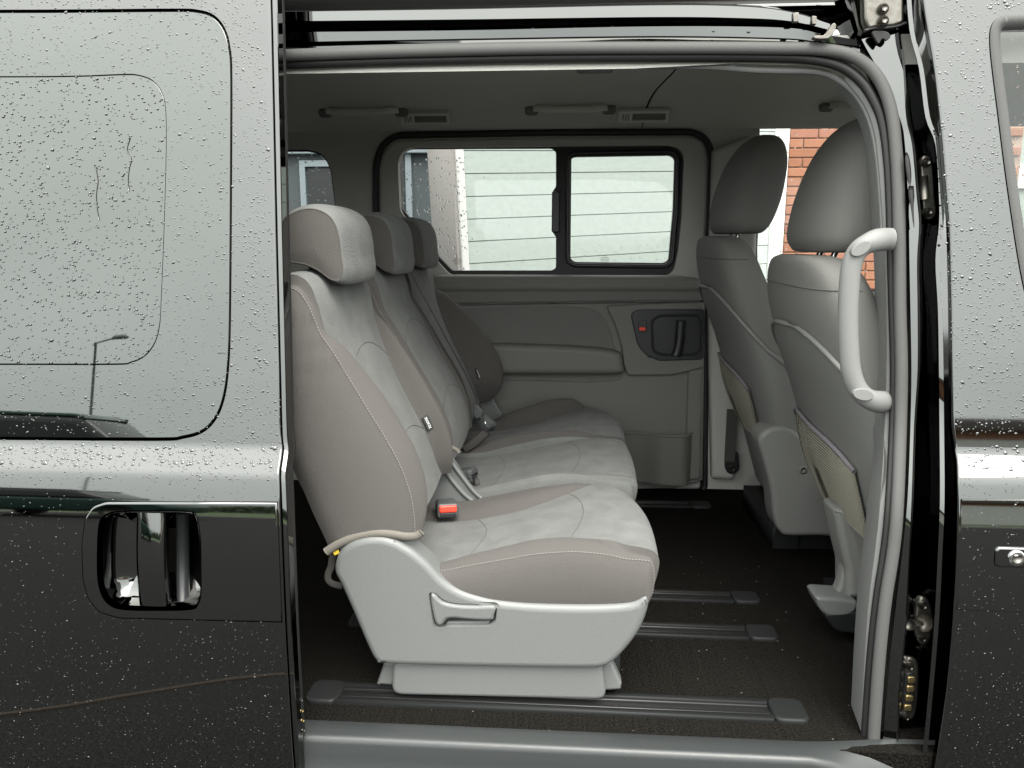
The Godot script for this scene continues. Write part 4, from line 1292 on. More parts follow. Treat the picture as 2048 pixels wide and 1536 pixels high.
	part("cup", st, M.paint, h)
	st = st_new()
	rows = []
	var n := 16
	for k in n + 1:
		var t := float(k) / n
		var q: Vector3 = (Vector3(-0.7341, 0.9437, 0.0399)).lerp(Vector3(-0.7351, 0.7739, 0.057), t)
		var row := []
		var bow := 0.006 * sin(t * PI) - 0.004
		for s in [[-0.0255, -0.018], [-0.0262, -0.006], [-0.0245, -0.0005], [-0.015, 0.001], [0.0, 0.0015], [0.015, 0.001], [0.0245, -0.0005], [0.0262, -0.006], [0.0255, -0.018]]:
			row.append(Vector3(q.x + s[0], q.y, q.z + s[1] + bow))
		rows.append(row)
	loft(st, rows)
	st.set_smooth_group(5)
	for e in [0, n]:
		var r: Array = rows[e]
		for k in r.size() - 2:
			tri(st, r[0], r[k + 1], r[k + 2])
	part("handle", st, M.paint, h)
	st = st_new()
	tube(st, [Vector3(-0.6903, 0.9337, 0.0065), Vector3(-0.6942, 0.7602, 0.0227)], 0.011, 10)
	part("pivot", st, M.black_plastic, h)
	# lower hinge clips seen past the door's edge
	st = st_new()
	var e0 := Vector3(-0.4841, 0.5873, 0.0316)
	var e1 := Vector3(-0.4829, 0.5215, 0.0312)
	box(st, Vector3(e0.x - 0.004, e1.y, e0.z - 0.012), Vector3(e0.x + 0.003, e0.y, e0.z), 0.001)
	part("edge_bracket", st, M.black_plastic, d)
	for t in [0.02, 0.36, 0.66, 0.97]:
		st = st_new()
		var q := e0.lerp(e1, t) + Vector3(0.003, 0, 0)
		tube(st, [q, q + Vector3(0.003, 0, 0.001)], 0.003, 8)
		part("bracket_pin", st, M.brass if t > 0.2 and t < 0.8 else M.steel, d)
	# rain
	drops("raindrops", [[Vector2(-1.076, 1.8805), Vector2(-0.5326, 1.8681), Vector2(-0.5006, 1.007), Vector2(-1.0693, 0.9953)]], [win], off, 2000, d, 0.85)
	drops("raindrops", [[Vector2(-1.0755, 1.8258), Vector2(-0.5995, 1.8163), Vector2(-0.6019, 1.0779), Vector2(-1.0875, 1.0696)]], [], off - 0.0018, 3300, d, 0.82)
	drops("raindrops", [[Vector2(-1.0848, 1.0497), Vector2(-0.5128, 1.0592), Vector2(-0.507, 1.0265), Vector2(-1.0717, 1.0166)]], [], off, 260, d, 1.5)
	drops("raindrops", [[Vector2(-1.0693, 0.9953), Vector2(-0.5024, 1.0069), Vector2(-0.498, 0.4399), Vector2(-1.1264, 0.4053)]], [cup], off + 0.0006, 1300, d, 0.55)
	runs(w, [[Vector2(-0.779, 1.6003), Vector2(-0.7847, 1.5785), Vector2(-0.7774, 1.5628), Vector2(-0.7831, 1.5349), Vector2(-0.7815, 1.507)], [Vector2(-0.8441, 1.5528), Vector2(-0.8397, 1.5265), Vector2(-0.8429, 1.4915), Vector2(-0.8377, 1.4563)]], off - 0.0018)


func front_door(v: Node3D):
	var d := node("front_door", v)
	var off := 0.0
	var edge := cr([Vector2(0.5991, 1.9299), Vector2(0.6119, 1.8278), Vector2(0.6204, 1.777), Vector2(0.6327, 1.7119), Vector2(0.6439, 1.6299), Vector2(0.6502, 1.5825), Vector2(0.6594, 1.4968), Vector2(0.6651, 1.4466), Vector2(0.6688, 1.387), Vector2(0.6734, 1.3013), Vector2(0.6777, 1.1979), Vector2(0.6818, 1.1026), Vector2(0.6862, 1.0722), Vector2(0.688, 1.0437), Vector2(0.6833, 1.0134), Vector2(0.6828, 0.9801), Vector2(0.6835, 0.8768), Vector2(0.6847, 0.7784), Vector2(0.6852, 0.6339), Vector2(0.6801, 0.4781), Vector2(0.6787, 0.3941)], 3)
	var outline := edge.duplicate()
	outline.append_array([Vector2(1.75, edge[-1].y), Vector2(1.75, edge[0].y)])
	var win := cr([Vector2(0.7187, 1.7584), Vector2(0.7214, 1.7836), Vector2(0.7359, 1.7975), Vector2(0.7679, 1.8002), Vector2(0.9787, 1.8036), Vector2(1.2942, 1.8054), Vector2(1.317, 1.2886), Vector2(1.0777, 1.3038), Vector2(0.8163, 1.3107), Vector2(0.796, 1.3225), Vector2(0.7869, 1.3446), Vector2(0.7719, 1.4143), Vector2(0.7514, 1.5294), Vector2(0.736, 1.6289), Vector2(0.723, 1.7164)], 4, true)
	var bez := soft([Vector2(0.6654, 0.9814), Vector2(0.7977, 0.9835), Vector2(1.1527, 0.989), Vector2(1.1659, 0.7862), Vector2(0.8077, 0.7862), Vector2(0.6739, 0.788)], 0.004, 2)
	bez = Array(Geometry2D.intersect_polygons(PackedVector2Array(ccw(bez)), PackedVector2Array(ccw(outline)))[0])
	var p := panel(outline, [win, bez], off, 0.009, 0.01)
	part("skin", p, M.paint, d, false)
	p = panel(inset(ccw(bez), 0.0018), [], off + 0.0008, 0.005)
	part("bezel", p, M.paint, d, false)
	var w := node("window", d)
	var st := st_new()
	var rows := []
	for s in [[0.0, 0.002], [0.004, 0.0045], [0.012, 0.003], [0.02, -0.004], [0.024, -0.012]]:
		var row := []
		for q in inset(ccw(win), s[0]):
			row.append(Vector3(q.x, q.y, body(q.y) + off + s[1]))
		rows.append(row)
	loft(st, rows, true)
	part("frame", st, M.seal_rubber, w)
	p = panel(inset(ccw(win), 0.02), [], off - 0.010)
	part("pane", p, M.front_glass, w, false)
	var g := node("key_lock", d)
	var c := Vector3(0.7752, 0.8846, -0.012)
	st = st_new()
	slab(st, rrect(-0.034, -0.018, 0.06, 0.018, 0.008), 0.005, -0.004, 0.004, [], Transform3D(Basis(Vector3.RIGHT, -deg_to_rad(tilt(c.y))), c))
	part("surround", st, M.paint, g)
	st = st_new()
	tube(st, [c, c + Vector3(0, 0.001, 0.0075), c + Vector3(0, 0.001, 0.0085)], [0.0135, 0.0135, 0.0115], 20)
	part("ring", st, M.chrome, g)
	st = st_new()
	tube(st, [c, c + Vector3(0, 0.0012, 0.0092)], 0.0085, 16)
	part("barrel", st, M.steel, g)
	drops("raindrops", [[Vector2(0.62, 1.8445), Vector2(0.8161, 1.8402), Vector2(0.8415, 1.0879), Vector2(0.6841, 1.0852)]], [inset(ccw(win), -0.004)], off, 1500, d, 0.9)
	drops("raindrops", [[Vector2(0.6898, 1.0653), Vector2(0.8423, 1.0681), Vector2(0.8356, 1.0312), Vector2(0.6872, 1.0286)]], [], off, 60, d, 1.7)
	drops("raindrops", [[Vector2(0.688, 1.0249), Vector2(0.8346, 1.0275), Vector2(0.877, 0.4682), Vector2(0.6875, 0.4579)]], [], off + 0.0009, 420, d, 0.6)
	drops("raindrops", [[Vector2(0.7477, 1.7646), Vector2(0.8237, 1.7633), Vector2(0.8344, 1.4211), Vector2(0.7846, 1.4211)]], [], off - 0.0098, 150, d, 1.0, null, M.water)


# ------------------------------------------------------------------ seats
func upholster(root: Node3D, prof: Array, base: Array, z0: float, z1: float, crest: Array, dip: Array, bwn: Array, bwf: Array, flip: float, mats: Array, names: Array, n := 6, round_far := 0.0):
	# a padded seat part: prof is the seam line of its side (xy), base the line its side runs down to; across z it has a bolster, an insert and a bolster
	var s := cr(prof, n)
	var b := cr(base, n)
	var c := crf(crest, n)
	var dp := crf(dip, n)
	var wn := crf(bwn, n)
	var wf := crf(bwf, n)
	var near_b := []
	var far_b := []
	var ins := []
	var side_n := []
	var side_f := []
	var back := []
	var seam_n := []
	var seam_f := []
	var edge_n := []
	for i in s.size():
		var t: Vector2 = (s[mini(i + 1, s.size() - 1)] - s[maxi(i - 1, 0)]).normalized()
		var nn := Vector2(-t.y, t.x) * flip
		var at := func(z: float, h: float) -> Vector3:
			return Vector3(s[i].x + nn.x * h, s[i].y + nn.y * h, z)
		var row := []
		var cc: float = minf(c[i], 0.55 * wn[i])
		for k in 13:
			var a := k / 12.0
			var h: float = cc * sin(a * PI) if a < 0.5 else dp[i] + (cc - dp[i]) * (0.5 + 0.5 * cos((a - 0.5) * TAU))
			row.append(at.call(z0 - wn[i] * (1.0 - pow(1.0 - a, 1.35)), h))
		near_b.append(row)
		edge_n.append(row[12])
		seam_n.append(row[0])
		row = []
		var za: float = z0 - wn[i]
		var zb: float = z1 + wf[i]
		for k in 17:
			var a := k / 16.0
			row.append(at.call(lerpf(za, zb, a), dp[i] + 0.006 * sin(a * PI)))
		ins.append(row)
		row = []
		cc = minf(c[i], 0.9 * wf[i])
		for k in 13:
			var a := 1.0 - k / 12.0
			var h: float = cc * sin(a * PI) if a < 0.5 else dp[i] + (cc - dp[i]) * (0.5 + 0.5 * cos((a - 0.5) * TAU))
			row.append(at.call(z1 + wf[i] * (1.0 - pow(1.0 - a, 1.35)), h))
		far_b.append(row)
		seam_f.append(row[12])
		var rn := []
		var rf := []
		for k in 11:
			var a := k / 10.0
			var q: Vector2 = b[i].lerp(s[i], a)
			var puff := 0.014 * pow(sin(a * PI), 0.7)
			if names[2] == "backrest_side":   # the cover puckers below the shoulder seam
				puff += 0.0028 * sin(q.y * 150.0 + a * 5.0) * smoothstep(0.45, 0.8, a) * (1.0 - smoothstep(0.9, 1.0, a)) * smoothstep(1.14, 1.19, q.y) * (1.0 - smoothstep(1.26, 1.3, q.y))
			rn.append(Vector3(q.x, q.y, z0 + puff - 0.012 * (1.0 - smoothstep(0.0, 0.15, a))))
			rf.append(Vector3(q.x, q.y, z1 - puff + 0.012 * (1.0 - smoothstep(0.0, 0.15, a))))
		side_n.append(rn)
		rf.reverse()
		side_f.append(rf)
		back.append([rf[-1], rn[0]])
	if round_far > 0.0:   # the outer front corner is rounded off in plan
		for q in [ins, far_b, side_f, back]:
			for i in q.size():
				var along := smoothstep(0.35, 0.75, float(i) / (q.size() - 1))
				for j in q[i].size():
					var w := clampf((z0 - q[i][j].z) / (z0 - z1), 0.0, 1.0)
					q[i][j].x -= round_far * pow(w, 3.5) * along
	var st := st_new()
	loft(st, ins)
	part(names[0], st, mats[0], root)
	for q in [near_b, far_b]:
		st = st_new()
		loft(st, q)
		part(names[1], st, mats[1], root)
	for q in [side_n, side_f]:
		st = st_new()
		loft(st, q)
		part(names[2], st, mats[1], root)
	st = st_new()
	loft(st, back)
	part("rear_cover", st, mats[1], root)
	return {"seam_n": seam_n, "seam_f": seam_f, "rows": ins, "edge_n": edge_n, "near_b": near_b, "far_b": far_b}


var BACK_PROF := [Vector2(-0.2898, 0.8568), Vector2(-0.2909, 0.8938), Vector2(-0.2977, 0.9395), Vector2(-0.3168, 0.9965), Vector2(-0.3417, 1.0457), Vector2(-0.3693, 1.0934), Vector2(-0.4021, 1.1503), Vector2(-0.4372, 1.2123), Vector2(-0.4615, 1.2491), Vector2(-0.482, 1.3016), Vector2(-0.5091, 1.3322), Vector2(-0.5628, 1.3291)]
var BACK_BASE := [Vector2(-0.4663, 0.8154), Vector2(-0.4799, 0.8496), Vector2(-0.4962, 0.8886), Vector2(-0.5113, 0.9294), Vector2(-0.5247, 0.9597), Vector2(-0.5378, 0.9949), Vector2(-0.5508, 1.0299), Vector2(-0.5634, 1.0696), Vector2(-0.5754, 1.1187), Vector2(-0.5866, 1.1771), Vector2(-0.5976, 1.2346), Vector2(-0.5952, 1.2727)]
var CUSH_PROF := [Vector2(-0.3369, 0.7719), Vector2(-0.2477, 0.7778), Vector2(-0.182, 0.7924), Vector2(-0.1081, 0.8082), Vector2(-0.0495, 0.8203), Vector2(0.0231, 0.8266), Vector2(0.0801, 0.8231), Vector2(0.1235, 0.8152), Vector2(0.1561, 0.8131), Vector2(0.1705, 0.8084), Vector2(0.1761, 0.7839), Vector2(0.1745, 0.7476), Vector2(0.161, 0.7168)]
var CUSH_BASE := [Vector2(-0.3285, 0.7094), Vector2(-0.238, 0.7018), Vector2(-0.1781, 0.6825), Vector2(-0.1082, 0.6818), Vector2(-0.0487, 0.684), Vector2(0.0252, 0.6867), Vector2(0.083, 0.6888), Vector2(0.1132, 0.6898), Vector2(0.1306, 0.6926), Vector2(0.1383, 0.695), Vector2(0.1422, 0.6972), Vector2(0.146, 0.6995), Vector2(0.1498, 0.7017)]
var HEAD := [Vector2(-0.4271, 1.3555), Vector2(-0.4299, 1.3875), Vector2(-0.4324, 1.4231), Vector2(-0.44, 1.4566), Vector2(-0.4578, 1.4804), Vector2(-0.4909, 1.4928), Vector2(-0.5289, 1.4872), Vector2(-0.5641, 1.4635), Vector2(-0.5846, 1.4212), Vector2(-0.5804, 1.3883), Vector2(-0.5499, 1.3747), Vector2(-0.5149, 1.3689), Vector2(-0.4853, 1.3553), Vector2(-0.458, 1.3358), Vector2(-0.436, 1.3329)]


func seat_unit(root: Node3D, z0: float, z1: float, outer: bool, inner_far: bool, look := 0):
	var back_n := [0.03, 0.05, 0.075, 0.085, 0.085, 0.085, 0.075, 0.05, 0.02, 0.012, 0.012, 0.012]
	var back_f := [0.03, 0.05, 0.06, 0.065, 0.065, 0.06, 0.05, 0.035, 0.02, 0.012, 0.012, 0.012]
	var crest := [0.012, 0.02, 0.024, 0.026, 0.026, 0.026, 0.022, 0.014, 0.006, 0.004, 0.004, 0.0]
	var dip := [-0.01, -0.018, -0.022, -0.024, -0.024, -0.022, -0.016, -0.008, 0.004, 0.014, 0.024, 0.02]
	if look == 1:      # the middle place is flatter
		crest = [0.004, 0.006, 0.008, 0.008, 0.008, 0.008, 0.008, 0.006, 0.004, 0.004, 0.004, 0.0]
		dip = [0.0, 0.002, 0.002, 0.0, 0.0, 0.0, 0.002, 0.004, 0.006, 0.014, 0.022, 0.02]
		back_n = [0.03, 0.035, 0.04, 0.042, 0.042, 0.042, 0.04, 0.036, 0.03, 0.026, 0.02, 0.014]
		back_f = [0.02, 0.026, 0.034, 0.038, 0.04, 0.04, 0.038, 0.034, 0.03, 0.024, 0.018, 0.012]
	if look == 2:      # the far place has a deep wing on its outer side
		back_n = [0.012, 0.012, 0.014, 0.014, 0.014, 0.014, 0.014, 0.012, 0.012, 0.012, 0.012, 0.012]
		back_f = [0.05, 0.08, 0.11, 0.12, 0.12, 0.11, 0.10, 0.07, 0.04, 0.012, 0.012, 0.012]
		crest = [0.02, 0.06, 0.085, 0.09, 0.085, 0.075, 0.06, 0.035, 0.012, 0.004, 0.004, 0.0]
	var got = upholster(root, BACK_PROF, BACK_BASE, z0, z1, crest, dip, back_n, back_f, 1.0 if BACK_PROF[0].y > BACK_PROF[3].y else -1.0, [M.velour, M.taupe], ["backrest_insert", "backrest_bolster", "backrest_side"])
	if look == 2:
		pass
	stitches("backrest_stitching", got.seam_n, 0.0062, 0.0042, 0.0009, M.thread, root, 0.0012, Vector3(0.3, 0, 1))
	# cross seams of the insert
	for at in [17.0, 37.0]:
		var path := []
		var rows: Array = got.rows
		for k in 17:
			var f: float = at + 4.0 * sin(k / 16.0 * PI)
			var i := clampi(int(f), 0, rows.size() - 2)
			path.append(rows[i][k].lerp(rows[i + 1][k], f - i) + Vector3(0.0002, 0.0002, 0))
		var st := st_new()
		tube(st, cr(path, 2), 0.0008, 5)
		part("insert_seam", st, M.seam, root)
	# cushion
	var cn := [0.04, 0.05, 0.06, 0.068, 0.072, 0.066, 0.045, 0.02, 0.012, 0.012, 0.012, 0.012, 0.012]
	var cf := [0.12, 0.12, 0.12, 0.115, 0.10, 0.055, 0.02, 0.012, 0.012, 0.012, 0.012, 0.012, 0.012]
	var cc := [0.004, 0.005, 0.008, 0.01, 0.012, 0.012, 0.010, 0.006, 0.004, 0.002, 0.002, 0.0, 0.0]
	var cd := [-0.004, -0.008, -0.012, -0.012, -0.008, 0.0, 0.012, 0.02, 0.02, 0.016, 0.008, 0.0, 0.0]
	if look > 0:
		cn = [0.05, 0.05, 0.05, 0.05, 0.045, 0.04, 0.03, 0.012, 0.012, 0.012, 0.012, 0.012, 0.012]
	if look == 1:
		cf = [0.012, 0.012, 0.012, 0.012, 0.012, 0.012, 0.012, 0.012, 0.012, 0.012, 0.012, 0.012, 0.012]
		cn = [0.03, 0.03, 0.03, 0.03, 0.025, 0.02, 0.015, 0.012, 0.012, 0.012, 0.012, 0.012, 0.012]
	if look == 2:
		cc = [0.01, 0.02, 0.035, 0.045, 0.05, 0.045, 0.03, 0.014, 0.004, 0.002, 0.002, 0.0, 0.0]
	var got2 = upholster(root, CUSH_PROF, CUSH_BASE, z0, z1, cc, cd, cn, cf, 1.0, [M.velour, M.velour if look == 1 else M.taupe], ["cushion_insert", "cushion_bolster", "cushion_side"], 6, [0.055, 0.0, 0.06][look])
	if look != 1:
		stitches("cushion_stitching", got2.seam_n, 0.0062, 0.0042, 0.0009, M.thread, root, 0.0008, Vector3(0, 0.7, 1).normalized())
	for at in [10, 29]:
		var path := []
		var rows: Array = got2.rows
		for k in 17:
			var f: float = at + 3.0 * sin(k / 16.0 * PI)
			var i := clampi(int(f), 0, rows.size() - 2)
			path.append(rows[i][k].lerp(rows[i + 1][k], f - i) + Vector3(0, 0.0003, 0))
		var st := st_new()
		tube(st, cr(path, 2), 0.0007, 5)
		part("insert_seam", st, M.seam, root)
	for q in [got.edge_n, got2.edge_n]:
		var st := st_new()
		tube(st, q, 0.0007, 5)
		part("insert_seam", st, M.seam, root)
	# headrest: dark sides, pale band round the front and top
	var zc := (z0 + z1) / 2.0
	var hz := 0.128
	var hr := node("headrest", root)
	var sides := st_new()
	var band := st_new()
	var sides_b := st_new()
	var o := ccw(cr(HEAD, 4, true))
	var mid := Vector2.ZERO
	for p in o:
		mid += p / o.size()
	var rings := []
	var loop_n := []
	var loop_f := []
	for k in 33:
		var u := cos(PI * k / 32.0)
		var sc := 0.85 + 0.15 * sqrt(maxf(0.0, 1.0 - pow(absf(u), 4.0)))
		var ring_k := []
		for p in o:
			var q: Vector2 = mid + (p - mid) * sc
			ring_k.append(Vector3(q.x, q.y, zc + hz * u))
		rings.append(ring_k)
		if k == 0:
			loop_n = ring_k
		if k == 32:
			loop_f = ring_k
	loft(band, rings, true)
	for q in [[loop_n, sides, 1.0], [loop_f, sides_b, -1.0]]:
		var inner := []
		for j in 4:
			var ring_j := []
			for p in q[0]:
				var m3 := Vector3(mid.x, mid.y, p.z)
				ring_j.append(m3 + (p - m3) * (1.0 - j * 0.333) + Vector3(0, 0, q[2] * (0.0005 + 0.006 * sin(j * 0.333 * PI / 2))))
			inner.append(ring_j)
		loft(q[1], inner, true)
	part("side_panel", sides, M.taupe, hr)
	part("side_panel", sides_b, M.taupe, hr)
	part("front_band", band, M.velour, hr)
	for s in [-1.0, 1.0]:
		var st := st_new()
		tube(st, loop_n if s > 0 else loop_f, 0.0014, 5, true)
		part("piping", st, M.dark_thread, hr)
		st = st_new()
		var foot := Vector3(HEAD[11].x - 0.01, HEAD[11].y + 0.02, zc + s * 0.06)
		tube(st, [foot, foot + Vector3(0.012, -0.09, 0)], 0.006, 8)
		part("post", st, M.chrome, hr)
	return [got, got2]


func buckle(root: Node3D, at: Vector3, B: Basis, button: Material):
	var g := node("belt_buckle", root)
	var T := Transform3D(B, at)
	var st := st_new()
	slab(st, rrect(-0.024, -0.0135, 0.024, 0.0135, 0.007), 0.0, -0.062, 0.004, [], T, 4, null, 0.01)
	part("housing", st, M.buckle, g)
	st = st_new()
	slab(st, rrect(-0.0195, -0.003, 0.0195, 0.0105, 0.003), 0.0035, -0.01, 0.003, [], T)
	part("release_button", st, button, g)
	st = st_new()
	slab(st, rrect(-0.018, -0.0115, 0.018, -0.004, 0.002), 0.0012, -0.01, 0.001, [], T)
	part("slot", st, M.black_plastic, g)
	return g


func rear_seats():
	# ---- the single place beside the open door
	var s := thing("rear_seat_unit", "single grey and taupe cloth seat with pale plastic side, beside the open door", "car seat")
	var pads: Array = seat_unit(s, -0.12, -0.54, true, true)
	# hem along the foot of the backrest
	var st := st_new()
	tube(st, cr([Vector3(-0.4655, 0.8173, -0.108), Vector3(-0.449, 0.8292, -0.108), Vector3(-0.4265, 0.8413, -0.108), Vector3(-0.3962, 0.8524, -0.108), Vector3(-0.3643, 0.8585, -0.108), Vector3(-0.3317, 0.8573, -0.108), Vector3(-0.3072, 0.8539, -0.108), Vector3(-0.2855, 0.8555, -0.108), Vector3(-0.2745, 0.864, -0.108)], 4), 0.0085, 8, false, 0.55)
	part("hem_piping", st, M.piping, s)
	# moulded plastic side with the tilt lever in a recess
	var lever_hole := soft([Vector2(-0.2618, 0.7436), Vector2(-0.247, 0.7441), Vector2(-0.2314, 0.7278), Vector2(-0.2049, 0.7224), Vector2(-0.1262, 0.7241), Vector2(-0.1293, 0.6851), Vector2(-0.1412, 0.6751), Vector2(-0.2254, 0.672), Vector2(-0.2344, 0.6663), Vector2(-0.2523, 0.6689)], 0.008, 3)
	var trim := cr([Vector2(-0.4487, 0.7805), Vector2(-0.4402, 0.8151), Vector2(-0.4194, 0.8385), Vector2(-0.3892, 0.8517), Vector2(-0.3556, 0.8547), Vector2(-0.3292, 0.8493), Vector2(-0.3079, 0.8386), Vector2(-0.2857, 0.8238), Vector2(-0.2597, 0.7999), Vector2(-0.2337, 0.7706), Vector2(-0.2045, 0.7507), Vector2(-0.1703, 0.7383), Vector2(-0.1223, 0.7284), Vector2(-0.0482, 0.7237), Vector2(0.062, 0.7254), Vector2(0.1318, 0.733), Vector2(0.16, 0.7474), Vector2(0.1654, 0.7259), Vector2(0.1533, 0.6829), Vector2(0.1323, 0.6453), Vector2(0.1032, 0.6091), Vector2(0.0811, 0.5954), Vector2(0.0362, 0.5903), Vector2(-0.1606, 0.5854), Vector2(-0.3479, 0.5831), Vector2(-0.373, 0.5919), Vector2(-0.3901, 0.6271), Vector2(-0.4141, 0.6918), Vector2(-0.436, 0.7483)], 4, true)
	st = st_new()
	slab(st, trim, -0.098, -0.155, 0.014, [lever_hole], Transform3D.IDENTITY, 6)
	part("side_trim", st, M.seat_plastic, s)
	st = st_new()
	var rows := []
	for q in [[-0.004, -0.098], [0.0005, -0.1005], [0.002, -0.106], [0.002, -0.122]]:
		var row := []
		for p in inset(ccw(lever_hole), q[0]):
			row.append(Vector3(p.x, p.y, q[1]))
		rows.append(row)
	loft(st, rows, true)
	cap(st, inset(ccw(lever_hole), 0.001), [], -0.121, Transform3D.IDENTITY)
	part("lever_recess", st, M.seat_plastic, s)
	st = st_new()
	slab(st, cr([Vector2(-0.2571, 0.7378), Vector2(-0.2491, 0.7412), Vector2(-0.2346, 0.727), Vector2(-0.2071, 0.7206), Vector2(-0.1698, 0.7198), Vector2(-0.1307, 0.7212), Vector2(-0.1337, 0.7001), Vector2(-0.1387, 0.6916), Vector2(-0.1799, 0.6911), Vector2(-0.2144, 0.693), Vector2(-0.2273, 0.6883), Vector2(-0.2354, 0.6775), Vector2(-0.2463, 0.6792), Vector2(-0.2528, 0.7001)], 3, true), -0.092, -0.118, 0.006, [], Transform3D.IDENTITY, 4)
	part("tilt_lever", st, M.seat_plastic, s)
	st = st_new()
	slab(st, soft([Vector2(-0.2268, 0.6795), Vector2(-0.1401, 0.6837), Vector2(-0.1462, 0.6739), Vector2(-0.2319, 0.6697)], 0.003), -0.106, -0.12, 0.003)
	part("lever_lip", st, M.seat_plastic, s)
	# raised shoulder that the backrest turns on
	st = st_new()
	tube(st, cr([Vector3(-0.3305, 0.8421, -0.105), Vector3(-0.3053, 0.8274, -0.105), Vector3(-0.2861, 0.8052, -0.105), Vector3(-0.269, 0.7745, -0.105), Vector3(-0.2517, 0.7458, -0.105), Vector3(-0.2302, 0.7296, -0.105), Vector3(-0.1957, 0.7213, -0.105), Vector3(-0.1415, 0.718, -0.105)], 4), 0.0055, 8, false, 0.8)
	part("trim_ridge", st, M.seat_plastic, s)
	# skirt over the rails
	st = st_new()
	slab(st, soft([Vector2(-0.3401, 0.5845), Vector2(-0.3448, 0.5256), Vector2(-0.3411, 0.5135), Vector2(-0.3278, 0.5084), Vector2(0.0735, 0.5163), Vector2(0.0854, 0.5202), Vector2(0.0891, 0.5335), Vector2(0.0797, 0.6016)], 0.008), -0.114, -0.16, 0.008, [], Transform3D.IDENTITY, 4)
	part("skirt", st, M.seat_plastic, s)
	st = st_new()
	slab(st, soft([Vector2(-0.3624, 0.5716), Vector2(-0.3807, 0.5192), Vector2(-0.3453, 0.5185), Vector2(-0.3293, 0.5729)], 0.003), -0.132, -0.16, 0.006)
	part("skirt_flare", st, M.seat_plastic, s)
	st = st_new()
	slab(st, soft([Vector2(0.0766, 0.5895), Vector2(0.084, 0.5249), Vector2(0.1199, 0.5298), Vector2(0.1216, 0.5431), Vector2(0.1005, 0.5905)], 0.003), -0.132, -0.16, 0.006)
	part("skirt_flare", st, M.seat_plastic, s)
	st = st_new()
	box(st, Vector3(-0.30, 0.515, -0.50), Vector3(0.12, 0.72, -0.16), 0.01)
	part("seat_frame", st, M.dark_plastic, s)
	st = st_new()
	box(st, Vector3(0.155, 0.512, -0.455), Vector3(0.185, 0.60, -0.425), 0.004)
	part("rail_foot", st, M.black_plastic, s)
	# inboard hinge cover between this place and the next
	st = st_new()
	slab(st, cr([Vector2(-0.3572, 0.7581), Vector2(-0.3272, 0.8513), Vector2(-0.3061, 0.8961), Vector2(-0.2909, 0.8977), Vector2(-0.2711, 0.8721), Vector2(-0.2437, 0.8269), Vector2(-0.2136, 0.7881), Vector2(-0.196, 0.7648), Vector2(-0.2116, 0.7218), Vector2(-0.3532, 0.7047)], 3, true), -0.545, -0.568, 0.008)
	part("hinge_cover", st, M.seat_plastic, s)
	st = st_new()
	tube(st, cr([Vector3(-0.3091, 0.8757, -0.545), Vector3(-0.2845, 0.8373, -0.545), Vector3(-0.2535, 0.7988, -0.545), Vector3(-0.2285, 0.7771, -0.545)], 4), 0.006, 7)
	tube(st, cr([Vector3(-0.2925, 0.8954, -0.545), Vector3(-0.2617, 0.8508, -0.545), Vector3(-0.2282, 0.8059, -0.545), Vector3(-0.2069, 0.7855, -0.545)], 4), 0.006, 7)
	part("hinge_rib", st, M.seat_plastic, s)
	# loop of webbing and a yellow tag under the backrest
	st = st_new()
	tube(st, cr([Vector3(-0.4631, 0.7955, -0.15), Vector3(-0.4678, 0.7824, -0.15), Vector3(-0.4705, 0.7672, -0.15), Vector3(-0.4763, 0.754, -0.15), Vector3(-0.4779, 0.7409, -0.15), Vector3(-0.472, 0.7324, -0.15), Vector3(-0.4618, 0.7284, -0.15), Vector3(-0.4494, 0.7266, -0.15)], 4), 0.0075, 8, false, 0.16)
	part("pull_strap", st, M.webbing, s)
	st = st_new()
	slab(st, [Vector2(-0.4537, 0.8147), Vector2(-0.4424, 0.8203), Vector2(-0.4407, 0.813), Vector2(-0.45, 0.8085)], -0.112, -0.116, 0.001)
	part("tag", st, M.yellow, s)
	buckle(s, Vector3(-0.2688, 0.8001, -0.405), Basis(Vector3.UP, 0.25) * Basis(Vector3.RIGHT, -0.1) * Basis.from_scale(Vector3(1.05, 1.25, 1.05)), M.red)
	tag_label(s, pads[0].far_b, 0.985, 2, 0.017, 0.034)
	# ---- the double place further in
	var d := thing("rear_bench", "double grey cloth bench seat against the far door, two headrests", "car seat")
	seat_unit(d, -0.588, -0.985, false, false, 1)
	pads = seat_unit(d, -0.99, -1.42, false, false, 2)
	st = st_new()
	box(st, Vector3(-0.30, 0.52, -1.36), Vector3(0.10, 0.72, -0.60), 0.012)
	part("seat_frame", st, M.dark_plastic, d)
	for z in [-0.622, -1.345]:
		st = st_new()
		box(st, Vector3(-0.26, 0.513, z - 0.03), Vector3(0.12, 0.60, z + 0.03), 0.006)
		part("rail_foot", st, M.black_plastic, d)
	st = st_new()
	slab(st, cr([Vector2(-0.3176, 0.8278), Vector2(-0.2807, 0.8803), Vector2(-0.2643, 0.8694), Vector2(-0.2354, 0.8179), Vector2(-0.2244, 0.7994), Vector2(-0.2539, 0.7578), Vector2(-0.3273, 0.7566)], 3, true), -1.425, -1.445, 0.006)
	part("hinge_cover", st, M.seat_plastic, d)
	st = st_new()
	tube(st, cr([Vector3(-0.3032, 0.9102, -0.575), Vector3(-0.288, 0.9079, -0.575), Vector3(-0.2728, 0.9017, -0.575), Vector3(-0.2653, 0.8927, -0.575)], 3), 0.006, 7)
	part("hem_piping", st, M.piping, d)
	var b2 = buckle(d, Vector3(-0.238, 0.8161, -0.66), Basis(Vector3.UP, 1.25) * Basis(Vector3.RIGHT, -0.25), M.buckle)
	st = st_new()
	tube(st, [Vector3(-0.2444, 0.8099, -0.68), Vector3(-0.2312, 0.7781, -0.68)], 0.008, 8)
	part("stalk", st, M.webbing, b2)
